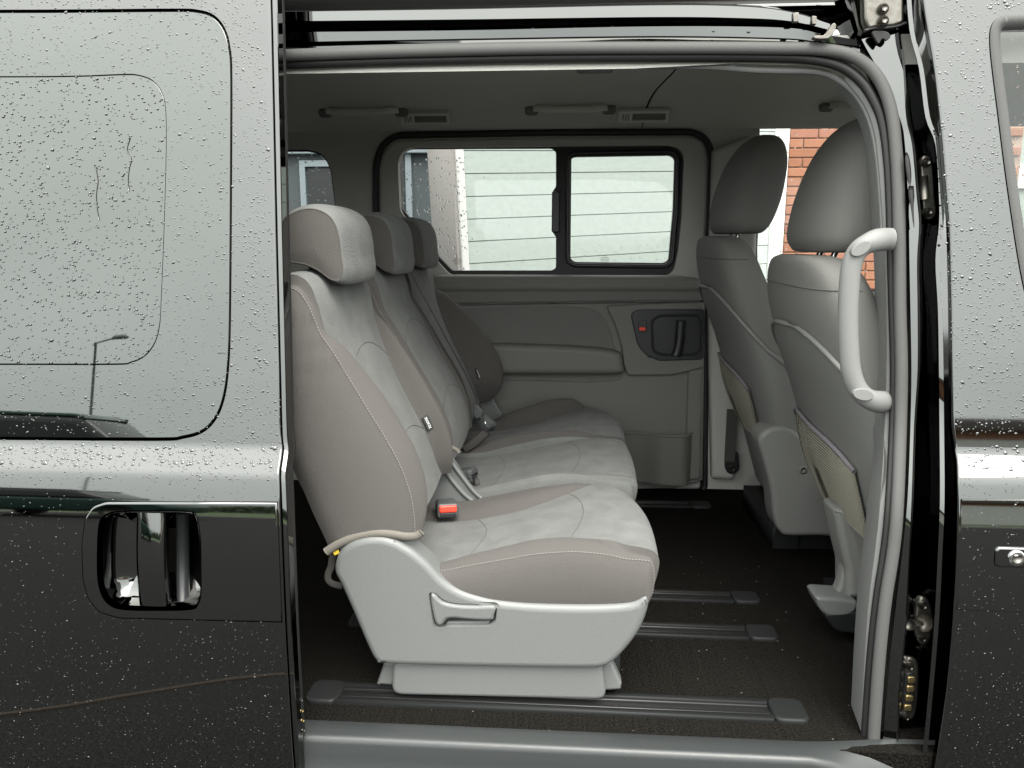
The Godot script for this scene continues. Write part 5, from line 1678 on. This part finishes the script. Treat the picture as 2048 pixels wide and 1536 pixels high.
	var b3 = buckle(d, Vector3(-0.2239, 0.8545, -1), Basis(Vector3.UP, 1.0) * Basis(Vector3.RIGHT, 0.5), M.buckle)
	st = st_new()
	tube(st, cr([Vector3(-0.2353, 0.8473, -0.99), Vector3(-0.2663, 0.8184, -0.99), Vector3(-0.2927, 0.7973, -0.99), Vector3(-0.3083, 0.789, -0.99)], 4), 0.014, 8, false, 0.3)
	part("stalk", st, M.webbing, b3)
	st = st_new()
	tube(st, [Vector3(-0.2492, 0.9057, -0.98), Vector3(-0.2398, 0.8661, -0.99)], 0.0035, 6)
	part("tongue", st, M.chrome, b3)
	st = st_new()
	slab(st, soft([Vector2(-0.2758, 0.9374), Vector2(-0.2591, 0.9284), Vector2(-0.2471, 0.9131), Vector2(-0.2502, 0.8944), Vector2(-0.2686, 0.8879), Vector2(-0.2776, 0.9064)], 0.004), -0.968, -0.985, 0.004)
	part("tongue_cover", st, M.buckle, b3)
	tag_label(d, pads[0].far_b, 0.965, 2, 0.012, 0.036)
	# shoulder belt of the middle place
	var belt := thing("seat_belt", "thin dark shoulder belt lying across the middle rear seat", "seat belt")
	st = st_new()
	var bp := cr([Vector3(-0.4763, 1.3616, -0.955), Vector3(-0.4638, 1.3285, -0.955), Vector3(-0.4455, 1.2893, -0.955), Vector3(-0.4213, 1.2427, -0.955), Vector3(-0.397, 1.1987, -0.955), Vector3(-0.3711, 1.1486, -0.955), Vector3(-0.3464, 1.1011, -0.955), Vector3(-0.3202, 1.0534, -0.955), Vector3(-0.2938, 0.9993, -0.955), Vector3(-0.2673, 0.9387, -0.955)], 4)
	var l := []
	var r := []
	for p in bp:
		l.append(p + Vector3(0.012, 0.004, 0.012))
		r.append(p + Vector3(0.004, 0.0, -0.03))
	loft(st, [l, r])
	part("webbing", st, M.webbing, belt)
	st = st_new()
	tube(st, l, 0.0022, 6)
	part("selvedge", st, M.black_plastic, belt)


func tag_label(root: Node3D, grid: Array, y: float, col: int, w: float, h: float):
	var i := 2
	while i < grid.size() - 3 and grid[i][col].y < y:
		i += 1
	var at: Vector3 = grid[i][col]
	var up: Vector3 = (grid[i + 2][col] - grid[i - 2][col]).normalized()
	var face := Vector3(0.55, 0.2, 0.8)
	face = (face - up * up.dot(face)).normalized()
	var g := node("sewn_tag", root)
	var st := st_new()
	var T := Transform3D(Basis(up.cross(face), up, face), at + face * 0.003)
	slab(st, rrect(-w / 2, -h / 2, w / 2, h / 2, 0.001), 0.001, -0.002, 0.0005, [], T)
	part("cloth", st, M.black_plastic, g)
	var tm := TextMesh.new()
	tm.text = "ISOFIX"
	var f := SystemFont.new()
	f.font_names = PackedStringArray(["Droid Sans"])
	f.font_weight = 700
	tm.font = f
	tm.font_size = 32
	tm.pixel_size = 0.00025
	tm.depth = 0.0004
	tm.material = M.white
	var k := h * 0.85 / (tm.get_aabb().size.x if tm.get_aabb().size.x > 0.0 else 0.03)
	share("lettering", tm, g, T * Transform3D(Basis(Vector3(0, 0, 1), -PI / 2) * Basis.from_scale(Vector3(k, minf(k, w * 0.6 / 0.008), 1)), Vector3(0, 0, 0.0014)))


# ---- the two seats of the front row, seen from behind
func ring(cx: float, cz: float, rx: float, rz: float, e: float, y: float, n := 40) -> Array:
	var row := []
	for k in n:
		var a := TAU * k / n + PI   # starts at the rear (-x)
		var c := cos(a)
		var s := sin(a)
		row.append(Vector3(cx + rx * signf(c) * pow(absf(c), 2.0 / e), y, cz + rz * signf(s) * pow(absf(s), 2.0 / e)))
	return row


func close_ring(st: SurfaceTool, row: Array, up: bool):
	var m := Vector3.ZERO
	for p in row:
		m += p
	m /= row.size()
	for k in row.size():
		if up:
			tri(st, m, row[k], row[(k + 1) % row.size()])
		else:
			tri(st, m, row[(k + 1) % row.size()], row[k])


func front_seats():
	front_seat(Vector3.ZERO, "dark grey front seat nearer the open door, net pocket on its back", true)
	front_seat(Vector3(-0.07, 0.045, -0.655), "dark grey front seat beside the far door, its side cover showing", false)


func front_seat(o: Vector3, label: String, near: bool):
	var s := thing("front_seat_unit", label, "car seat", "front row seats")
	s.position = o
	var zc := -0.52
	# backrest: (y, rear x, half width, half depth)
	var shape := [[0.6, 0.715, 0.17, 0.045], [0.68, 0.695, 0.205, 0.06], [0.8, 0.66, 0.24, 0.075], [0.95, 0.61, 0.269, 0.085], [1.08, 0.565, 0.28, 0.085], [1.18, 0.525, 0.274, 0.08], [1.27, 0.497, 0.263, 0.072], [1.335, 0.487, 0.241, 0.062], [1.375, 0.487, 0.196, 0.05], [1.389, 0.497, 0.123, 0.03]]
	var st := st_new()
	var ctl := []
	for q in shape:
		ctl.append(ring(q[1] + q[3], zc + 0.03, q[3], q[2], 3.2, q[0], 48))
	var rows := []
	for k in 48:
		var line := []
		for q in ctl:
			line.append(q[k])
		rows.append(cr(line, 5))
	rows.append(rows[0])
	loft(st, rows)
	close_ring(st, ctl[-1], true)
	part("backrest", st, M.front_cloth, s)
	# seams of the cover
	st = st_new()
	tube(st, rows[13].slice(20, 44), 0.0016, 5)
	part("cover_seam", st, M.seam, s)
	st = st_new()
	var around := []
	for k in range(-13, 14):
		around.append(rows[(k + 48) % 48][34] + Vector3(-0.0004, 0, 0))
	tube(st, around, 0.0014, 5)
	part("cover_seam", st, M.seam, s)
	# moulded shell over the lower back; its top edge falls away towards the sides
	var shell := []
	var top_edge := []
	for k in range(-17, 18):
		var line: Array = rows[(k + 48) % 48]
		var t := absf(k) / 17.0
		var top := 1.235 - 0.33 * pow(t, 1.7)
		var out := []
		for i in 25:
			var y := lerpf(0.60, top, i / 24.0)
			# find the point of the cover at this height and stand off from it
			var p: Vector3 = line[0]
			for j in line.size() - 1:
				if line[j].y <= y and line[j + 1].y > y:
					p = line[j].lerp(line[j + 1], (y - line[j].y) / (line[j + 1].y - line[j].y))
			var c := Vector3(p.x + 0.09, p.y, zc + 0.03)
			var dir := (p - c)
			dir.y = 0
			dir = dir.normalized()
			out.append(p + dir * (0.009 + 0.006 * sin(i / 24.0 * PI)))
		shell.append(out)
		top_edge.append(out[24])
	st = st_new()
	loft(st, shell)
	part("back_shell", st, M.trim_dark if false else M.seat_shell, s)
	st = st_new()
	tube(st, top_edge, 0.006, 8)
	part("shell_edge", st, M.seat_shell, s)
	# net pocket stretched over the shell
	var net := []
	var band := []
	for k in range(-4, 12):
		var line: Array = shell[k + 17]
		var out := []
		for i in 13:
			var a := lerpf(0.30, 0.66 - 0.012 * absf(k - 3.5), i / 12.0)
			var f := a * 24.0
			var p: Vector3 = line[int(f)].lerp(line[int(f) + 1], f - int(f))
			out.append(p + Vector3(-0.007 - 0.012 * sin(i / 12.0 * PI) * sin((k + 4) / 15.0 * PI), 0, 0.002))
		net.append(out)
		band.append(out[12])
	st = st_new()
	loft(st, net)
	var pk := part("net_pocket", st, M.netting, s)
	st = st_new()
	# the cords of the net
	for i in 27:
		var f := i / 27.0 * 12.0
		var path := []
		for q in net:
			path.append(q[int(f)].lerp(q[int(f) + 1], f - int(f)) + Vector3(-0.001, 0.0, 0.0006))
		tube(st, cr(path, 1), 0.0016, 4)
	part("net_cords", st, M.net_cord, pk)
	st = st_new()
	tube(st, band, 0.0055, 7)
	part("pocket_band", st, M.net_band, s)
	# headrest
	st = st_new()
	var hs := [[1.395, 0.55, 0.125, 0.045], [1.40, 0.54, 0.16, 0.062], [1.43, 0.527, 0.182, 0.08], [1.49, 0.533, 0.182, 0.088], [1.55, 0.548, 0.175, 0.086], [1.61, 0.572, 0.16, 0.076], [1.655, 0.602, 0.13, 0.056], [1.677, 0.628, 0.085, 0.034], [1.684, 0.645, 0.03, 0.014]]
	ctl = []
	for q in hs:
		ctl.append(ring(q[1] + q[3] - 0.01, zc, q[3], q[2], 2.7, q[0], 48))
	rows = []
	for k in 48:
		var line := []
		for q in ctl:
			line.append(q[k])
		rows.append(cr(line, 5))
	rows.append(rows[0])
	loft(st, rows)
	close_ring(st, ctl[-1], true)
	close_ring(st, ctl[0], false)
	var hr := part("headrest", st, M.front_cloth, s)
	stitches("stitching", rows[11], 0.007, 0.0045, 0.001, M.dark_thread, hr, 0.0008, Vector3(-0.5, 0, 0.8))
	st = st_new()
	tube(st, rows[12], 0.0016, 5)
	part("headrest_seam", st, M.seam, hr)
	for z in [-0.05, 0.05]:
		st = st_new()
		tube(st, [Vector3(0.60, 1.42, zc + z), Vector3(0.565, 1.34, zc + z)], 0.0065, 10)
		part("headrest_post", st, M.chrome, s)
	# cushion, side cover, base
	st = st_new()
	box(st, Vector3(0.72, 0.74, zc - 0.24), Vector3(1.22, 0.90, zc + 0.24), 0.05)
	part("cushion", st, M.front_cloth, s)
	if near:
		st = st_new()
		slab(st, soft([Vector2(0.6119, 0.8192), Vector2(0.6368, 0.7238), Vector2(0.6517, 0.6756), Vector2(0.6572, 0.603), Vector2(0.7424, 0.606), Vector2(0.7651, 0.7276), Vector2(0.7546, 0.8464)], 0.01), -0.42, -0.50, 0.015)
		part("hinge_cover", st, M.seat_shell, s)
		st = st_new()
		slab(st, soft([Vector2(0.6527, 0.6773), Vector2(0.6668, 0.6839), Vector2(0.6805, 0.6102), Vector2(0.7141, 0.5864), Vector2(0.6693, 0.5798), Vector2(0.6317, 0.596), Vector2(0.6434, 0.6214)], 0.008), -0.44, -0.47, 0.008)
		part("lever_arm", st, M.seat_shell, s)
		st = st_new()
		slab(st, soft([Vector2(0.5798, 0.6116), Vector2(0.5886, 0.6156), Vector2(0.6407, 0.6137), Vector2(0.6772, 0.6074), Vector2(0.6744, 0.585), Vector2(0.6553, 0.5693), Vector2(0.6125, 0.5666), Vector2(0.5908, 0.5833)], 0.012), -0.40, -0.47, 0.008)
		part("foot_lever", st, M.seat_plastic, s)
		st = st_new()
		tube(st, cr([Vector3(0.6782, 0.5549, -0.45), Vector3(0.6704, 0.5368, -0.45), Vector3(0.6624, 0.5212, -0.45), Vector3(0.6587, 0.5082, -0.45)], 3), 0.005, 8)
		part("lever_rod", st, M.rail_cover, s)
		st = st_new()
		slab(st, cr([Vector2(0.6144, 0.5756), Vector2(0.6099, 0.5605), Vector2(0.6261, 0.5387), Vector2(0.6515, 0.5297), Vector2(0.7298, 0.5302), Vector2(0.7364, 0.5836)], 3, true), -0.40, -0.50, 0.006)
		part("floor_latch", st, M.rail_cover, s)
		st = st_new()
		slab(st, rrect(-0.006, -0.005, 0.006, 0.005, 0.002), 0.001, -0.004, 0.001, [], Transform3D(Basis.IDENTITY, Vector3(0.6889, 0.5857, -0.395)))
		part("latch_mark", st, M.teal, s)
	else:
		st = st_new()
		var cover := cr([Vector2(0.55, 0.8603), Vector2(0.5584, 0.8838), Vector2(0.5864, 0.9018), Vector2(0.6223, 0.9038), Vector2(0.6579, 0.887), Vector2(0.7133, 0.8253), Vector2(0.7821, 0.7722), Vector2(0.8941, 0.7525), Vector2(0.977, 0.747), Vector2(0.9915, 0.5876), Vector2(0.7404, 0.5791), Vector2(0.65, 0.5766), Vector2(0.6265, 0.5897), Vector2(0.6073, 0.6258), Vector2(0.5959, 0.6981), Vector2(0.5828, 0.7531), Vector2(0.5623, 0.8164)], 3, true)
		for i in cover.size():
			cover[i] -= Vector2(o.x, o.y)
		slab(st, cover, -0.875 - o.z, -0.97 - o.z, 0.014, [], Transform3D.IDENTITY, 4)
		part("side_cover", st, M.seat_shell, s)
		st = st_new()
		var c := Vector3(0.6791, 0.7774, -0.875) - o
		tube(st, [c, c + Vector3(0, 0, 0.003), c + Vector3(0, 0, 0.005)], [0.011, 0.011, 0.008], 14)
		part("screw_cap", st, M.seat_shell, s)
	st = st_new()
	box(st, Vector3(0.76, FLOOR - 0.02 - o.y, zc - 0.2), Vector3(1.18, 0.76, zc + 0.2), 0.02)
	part("base", st, M.rail_cover, s)
	st = st_new()
	box(st, Vector3(0.70, FLOOR + 0.002 - o.y, zc - 0.19), Vector3(0.78, FLOOR + 0.03, zc + 0.22), 0.006)
	part("base_rail", st, M.rail_cover, s)


# ------------------------------------------------------------------ around the vehicle
func outside():
	var st := st_new()
	quad(st, Vector3(-60, 0, -60), Vector3(-60, 0, 60), Vector3(60, 0, 60), Vector3(60, 0, -60))
	var g := part("ground", st, M.asphalt, self)
	g.set_meta("kind", "structure")
	g.set_meta("label", "wet dark asphalt under the vehicle")
	g.set_meta("category", "ground")
	# ---- garage clad in pale boards, seen through the far window
	var ga := thing("garage", "pale garage clad in wide horizontal boards, through the far window", "garage")
	var corner := Vector3(-0.655, 0, -4.0)
	var along := Vector3(cos(0.506), 0, -sin(0.506))
	var out := Vector3(sin(0.506), 0, cos(0.506))
	var T := Transform3D(Basis(along, Vector3.UP, out), corner) * Transform3D(Basis(Vector3(0, 0, 1), 0.045), Vector3.ZERO)
	var board := st_new()
	slab(board, [Vector2(0.0, 0.0), Vector2(5.2, 0.0), Vector2(5.2, 0.1445), Vector2(0.0, 0.1445)], 0.0, -0.02, 0.003)
	board.generate_normals()
	var bm := board.commit()
	bm.surface_set_material(0, M.siding)
	for k in 20:
		share("plank", bm, ga, T * Transform3D(Basis(Vector3.RIGHT, -0.02), Vector3(0.05, 0.26 + 0.1485 * k - 0.034, 0)))
	st = st_new()
	box_t(st, Vector3(0.0, 0, -0.06), Vector3(5.2, 3.2, -0.022), T)
	part("backing", st, M.siding, ga)
	st = st_new()
	box_t(st, Vector3(-0.005, 0, -0.06), Vector3(0.046, 3.2, 0.012), T, 0.004)
	part("corner_post", st, M.white, ga)
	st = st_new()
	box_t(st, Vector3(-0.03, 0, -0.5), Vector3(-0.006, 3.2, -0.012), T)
	part("shade_toned_wall", st, M.kerb_and_shade_grey, ga)  # wall in shade, its shading put in as a darker grey
	st = st_new()
	box_t(st, Vector3(-0.1, 3.2, -1.2), Vector3(5.5, 3.32, 0.06), T, 0.01)
	part("roof", st, M.roof_tile, ga)
	# ---- house beyond it with dark windows
	var h := thing("house", "blue grey house front with dark windows, beyond the pale garage", "house")
	st = st_new()
	box(st, Vector3(-8.5, 0, -8.4), Vector3(-1.2, 5.4, -8.0), 0.01)
	part("wall", st, M.house_blue, h)
	for q in [[-5.3, 1.2, -3.62, 2.28], [-3.1, 1.2, -2.5, 2.28], [-2.32, 0.1, -1.9, 2.5]]:
		var w := node("window", h)
		st = st_new()
		box(st, Vector3(q[0] + 0.02, q[1] + 0.02, -8.0), Vector3(q[2] - 0.02, q[3] - 0.02, -7.985), 0.002)
		part("pane", st, M.dark_pane, w)
		st = st_new()
		slab(st, rrect(q[0] - 0.07, q[1] - 0.07, q[2] + 0.07, q[3] + 0.07, 0.01, 2), -7.95, -8.0, 0.006, [rrect(q[0], q[1], q[2], q[3], 0.004, 2)])
		part("frame", st, M.house_frame, w)
	st = st_new()
	box(st, Vector3(-8.6, 2.42, -8.0), Vector3(-1.2, 2.56, -7.9), 0.01)
	part("ledge", st, M.house_frame, h)
	st = st_new()
	slab(st, [Vector2(-8.9, 5.35), Vector2(-0.9, 5.35), Vector2(-1.6, 7.4), Vector2(-8.2, 7.4)], -7.6, -11.0, 0.02)
	part("roof", st, M.roof_tile, h)
	# ---- brick wall seen through the cab window
	var bw := thing("brick_wall", "orange red brick wall with a white corner board, through the cab window", "wall")
	st = st_new()
	box(st, Vector3(1.77, 0, -5.6), Vector3(3.58, 5.2, -5.318), 0.004)
	part("mortar_bed", st, M.mortar, bw)
	var meshes := []
	for k in 4:
		for half in 2:
			st = st_new()
			slab(st, rrect(0, 0, 0.215 if half == 0 else 0.1025, 0.065, 0.003, 1), 0.0, -0.03, 0.004, [], Transform3D.IDENTITY, 1)
			st.generate_normals()
			var m := st.commit()
			m.surface_set_material(0, M["brick_%d" % k])
			meshes.append(m)
	var n := 0
	for row in 19:
		var x := 1.775
		var first := row % 2 == 1
		while x < 3.4:
			var half := 1 if first else 0
			first = false
			share("brick", meshes[rng.randi_range(0, 3) * 2 + half], bw, Transform3D(Basis(Vector3(0, 0, 1), rng.randf_range(-0.004, 0.004)), Vector3(x, 1.18 + row * 0.075, -5.30 + rng.randf_range(-0.002, 0.002))))
			n += 1
			x += 0.225 if half == 0 else 0.1125
	st = st_new()
	for row in 66:
		if row >= 16 and row < 35:
			continue
		for c in 8:
			var m: Mesh = meshes[((row * 7 + c * 5 + (row * c) % 3) % 4) * 2]
			st.append_from(m, 0, Transform3D(Basis.IDENTITY, Vector3(1.775 + c * 0.225, -0.02 + row * 0.075, -5.30)))
	var rest := part("more_bricks", st, M.brick_1, bw, false)
	rest.set_meta("kind", "stuff")
	st = st_new()
	box(st, Vector3(1.645, 0, -5.5), Vector3(1.765, 5.2, -5.27), 0.008)
	part("corner_board", st, M.white, bw)
	# ---- pale rendered house further off, beyond the brick
	var p := thing("rendered_house", "pale rendered house with a white band, seen through the cab windows", "house")
	st = st_new()
	box(st, Vector3(5.0, 0, -13.0), Vector3(16.0, 6.0, -9.0), 0.01)
	part("wall", st, M.pale_render, p)
	st = st_new()
	box(st, Vector3(4.95, 2.05, -9.0), Vector3(16.05, 2.35, -8.95), 0.01)
	part("band", st, M.white, p)
	st = st_new()
	slab(st, [Vector2(4.6, 5.95), Vector2(16.4, 5.95), Vector2(15.2, 8.4), Vector2(5.8, 8.4)], -8.7, -13.3, 0.02)
	part("roof", st, M.roof_tile, p)
	for q in [[5.9, 2.8], [8.2, 2.8], [6.0, 0.7], [8.4, 0.7]]:
		var w := node("window", p)
		st = st_new()
		slab(st, rrect(q[0] - 0.08, q[1] - 0.08, q[0] + 1.18, q[1] + 1.18, 0.02, 2), -8.94, -9.0, 0.01, [rrect(q[0], q[1], q[0] + 1.1, q[1] + 1.1, 0.01, 2)])
		part("frame", st, M.white, w)
		st = st_new()
		box(st, Vector3(q[0], q[1], -9.0), Vector3(q[0] + 1.1, q[1] + 1.1, -8.98), 0.002)
		part("pane", st, M.dark_pane, w)
	behind()


func behind():
	# what the wet paintwork mirrors: street lamp, parked car, hedge and a brick house across the road
	var l := thing("street_lamp", "slim grey street lamp mirrored in the slid-back door", "street lamp")
	var st := st_new()
	var b := Vector3(-13.6, 0, 20.0)
	tube(st, [b, b + Vector3(0, 0.9, 0), b + Vector3(0, 0.95, 0), b + Vector3(0, 4.15, 0)], [0.07, 0.07, 0.045, 0.035], 10)
	part("column", st, M.galvanised, l)
	st = st_new()
	tube(st, [b + Vector3(0, 4.13, 0), b + Vector3(0.5, 4.27, 0)], 0.025, 8)
	part("arm", st, M.galvanised, l)
	st = st_new()
	tube(st, [b + Vector3(0.46, 4.25, 0), b + Vector3(0.55, 4.3, 0), b + Vector3(0.85, 4.33, 0), b + Vector3(0.97, 4.31, 0)], [0.025, 0.06, 0.075, 0.03], 10, false, 1.0)
	part("lamp_head", st, M.galvanised, l)
	# parked car
	var c := thing("parked_car", "dark green hatchback parked across the road, mirrored in the slid-back door", "car")
	c.position = Vector3(-10.3, 0, 14.5)
	c.scale = Vector3.ONE * 1.22
	st = st_new()
	var side := soft([Vector2(-2.0, 0.28), Vector2(2.05, 0.28), Vector2(2.1, 0.62), Vector2(1.9, 0.82), Vector2(1.05, 0.95), Vector2(-1.95, 0.98), Vector2(-2.1, 0.7)], 0.12)
	slab(st, side, 0.86, -0.86, 0.10, [], Transform3D.IDENTITY, 4, null, 0.10)
	part("body", st, M.car_green, c)
	st = st_new()
	slab(st, soft([Vector2(-1.85, 0.95), Vector2(1.1, 0.93), Vector2(0.45, 1.40), Vector2(-1.3, 1.44)], 0.15), 0.72, -0.72, 0.12, [], Transform3D.IDENTITY, 4, null, 0.12)
	part("cabin", st, M.dark_pane, c)
	st = st_new()
	slab(st, soft([Vector2(-1.4, 1.42), Vector2(0.5, 1.38), Vector2(0.3, 1.46), Vector2(-1.2, 1.49)], 0.03), 0.66, -0.66, 0.04, [], Transform3D.IDENTITY, 3, null, 0.04)
	part("roof", st, M.car_green, c)
	for x in [-1.3, 1.3]:
		for z in [-0.78, 0.78]:
			var w := node("wheel", c)
			st = st_new()
			tube(st, [Vector3(x, 0.31, z - 0.1), Vector3(x, 0.31, z + 0.1)], 0.31, 20)
			part("tyre", st, M.gasket, w)
			st = st_new()
			tube(st, [Vector3(x, 0.31, z - 0.105), Vector3(x, 0.31, z + 0.105)], 0.19, 16)
			part("rim", st, M.steel, w)
	# kerb and verge
	st = st_new()
	box(st, Vector3(-45, 0, 16.9), Vector3(45, 0.12, 17.1), 0.02)
	var k := part("kerb", st, M.kerb_and_shade_grey, self)
	k.set_meta("kind", "structure")
	st = st_new()
	box(st, Vector3(-45, 0.0, 17.11), Vector3(45, 0.10, 24.0), 0.01)
	k = part("verge", st, M.grass, self)
	k.set_meta("kind", "structure")
	k.set_meta("label", "strip of grass beyond the far kerb")
	k.set_meta("category", "grass verge")
	# muddy seam in the road, mirrored low in the door
	st = st_new()
	var seam := cr([Vector3(-2.6, 0.0, 0.5), Vector3(-1.68, 0.0, 0.82), Vector3(-1.36, 0.0, 0.99), Vector3(-1.05, 0.0, 1.16), Vector3(-0.7, 0.0, 1.25), Vector3(-0.3, 0.0, 1.28)], 6)
	tube(st, seam, 0.009, 6, false, 1.0, Vector3(0, 0, 1))
	k = part("road_seam", st, M.tar, self)
	k.set_meta("kind", "structure")
	# hedge of leaf clumps
	var hd := thing("hedge", "long dark clipped hedge across the road", "hedge")
	st = st_new()
	for i in 9000:
		var p := Vector3(rng.randf_range(-40, 8), 0, rng.randf_range(24.0, 25.0))
		var top := 0.9 + 0.15 * sin(p.x * 0.7) + 0.1 * sin(p.x * 2.3)
		p.y = top * pow(rng.randf(), 0.6)
		var u := Vector3(rng.randf_range(-1, 1), rng.randf_range(-1, 1), rng.randf_range(-1, 1)).normalized() * 0.14
		var w2 := Vector3(rng.randf_range(-1, 1), rng.randf_range(-1, 1), rng.randf_range(-1, 1)).normalized() * 0.14
		tri(st, p - u, p + u, p + w2)
	var fo := part("foliage", st, M.leaf, hd)
	fo.set_meta("kind", "stuff")
	# brick garage block across the road
	var h := thing("brick_outbuilding", "low red brick outbuilding with white doors across the road, mirrored in the front door", "outbuilding")
	st = st_new()
	slab(st, [Vector2(9.0, 0), Vector2(30, 0), Vector2(30, 2.0), Vector2(9.0, 2.0)], 26.0, 20.0, 0.01)
	part("wall", st, M.brick_1, h)
	st = st_new()
	box(st, Vector3(8.8, 2.0, 19.7), Vector3(30.2, 2.3, 26.2), 0.02)
	part("roof", st, M.roof_tile, h)
	for q in [10.2, 13.6, 17.0, 20.4]:
		st = st_new()
		box(st, Vector3(q, 0.02, 19.94), Vector3(q + 2.3, 1.75, 19.99), 0.01)
		part("door", st, M.white, h)
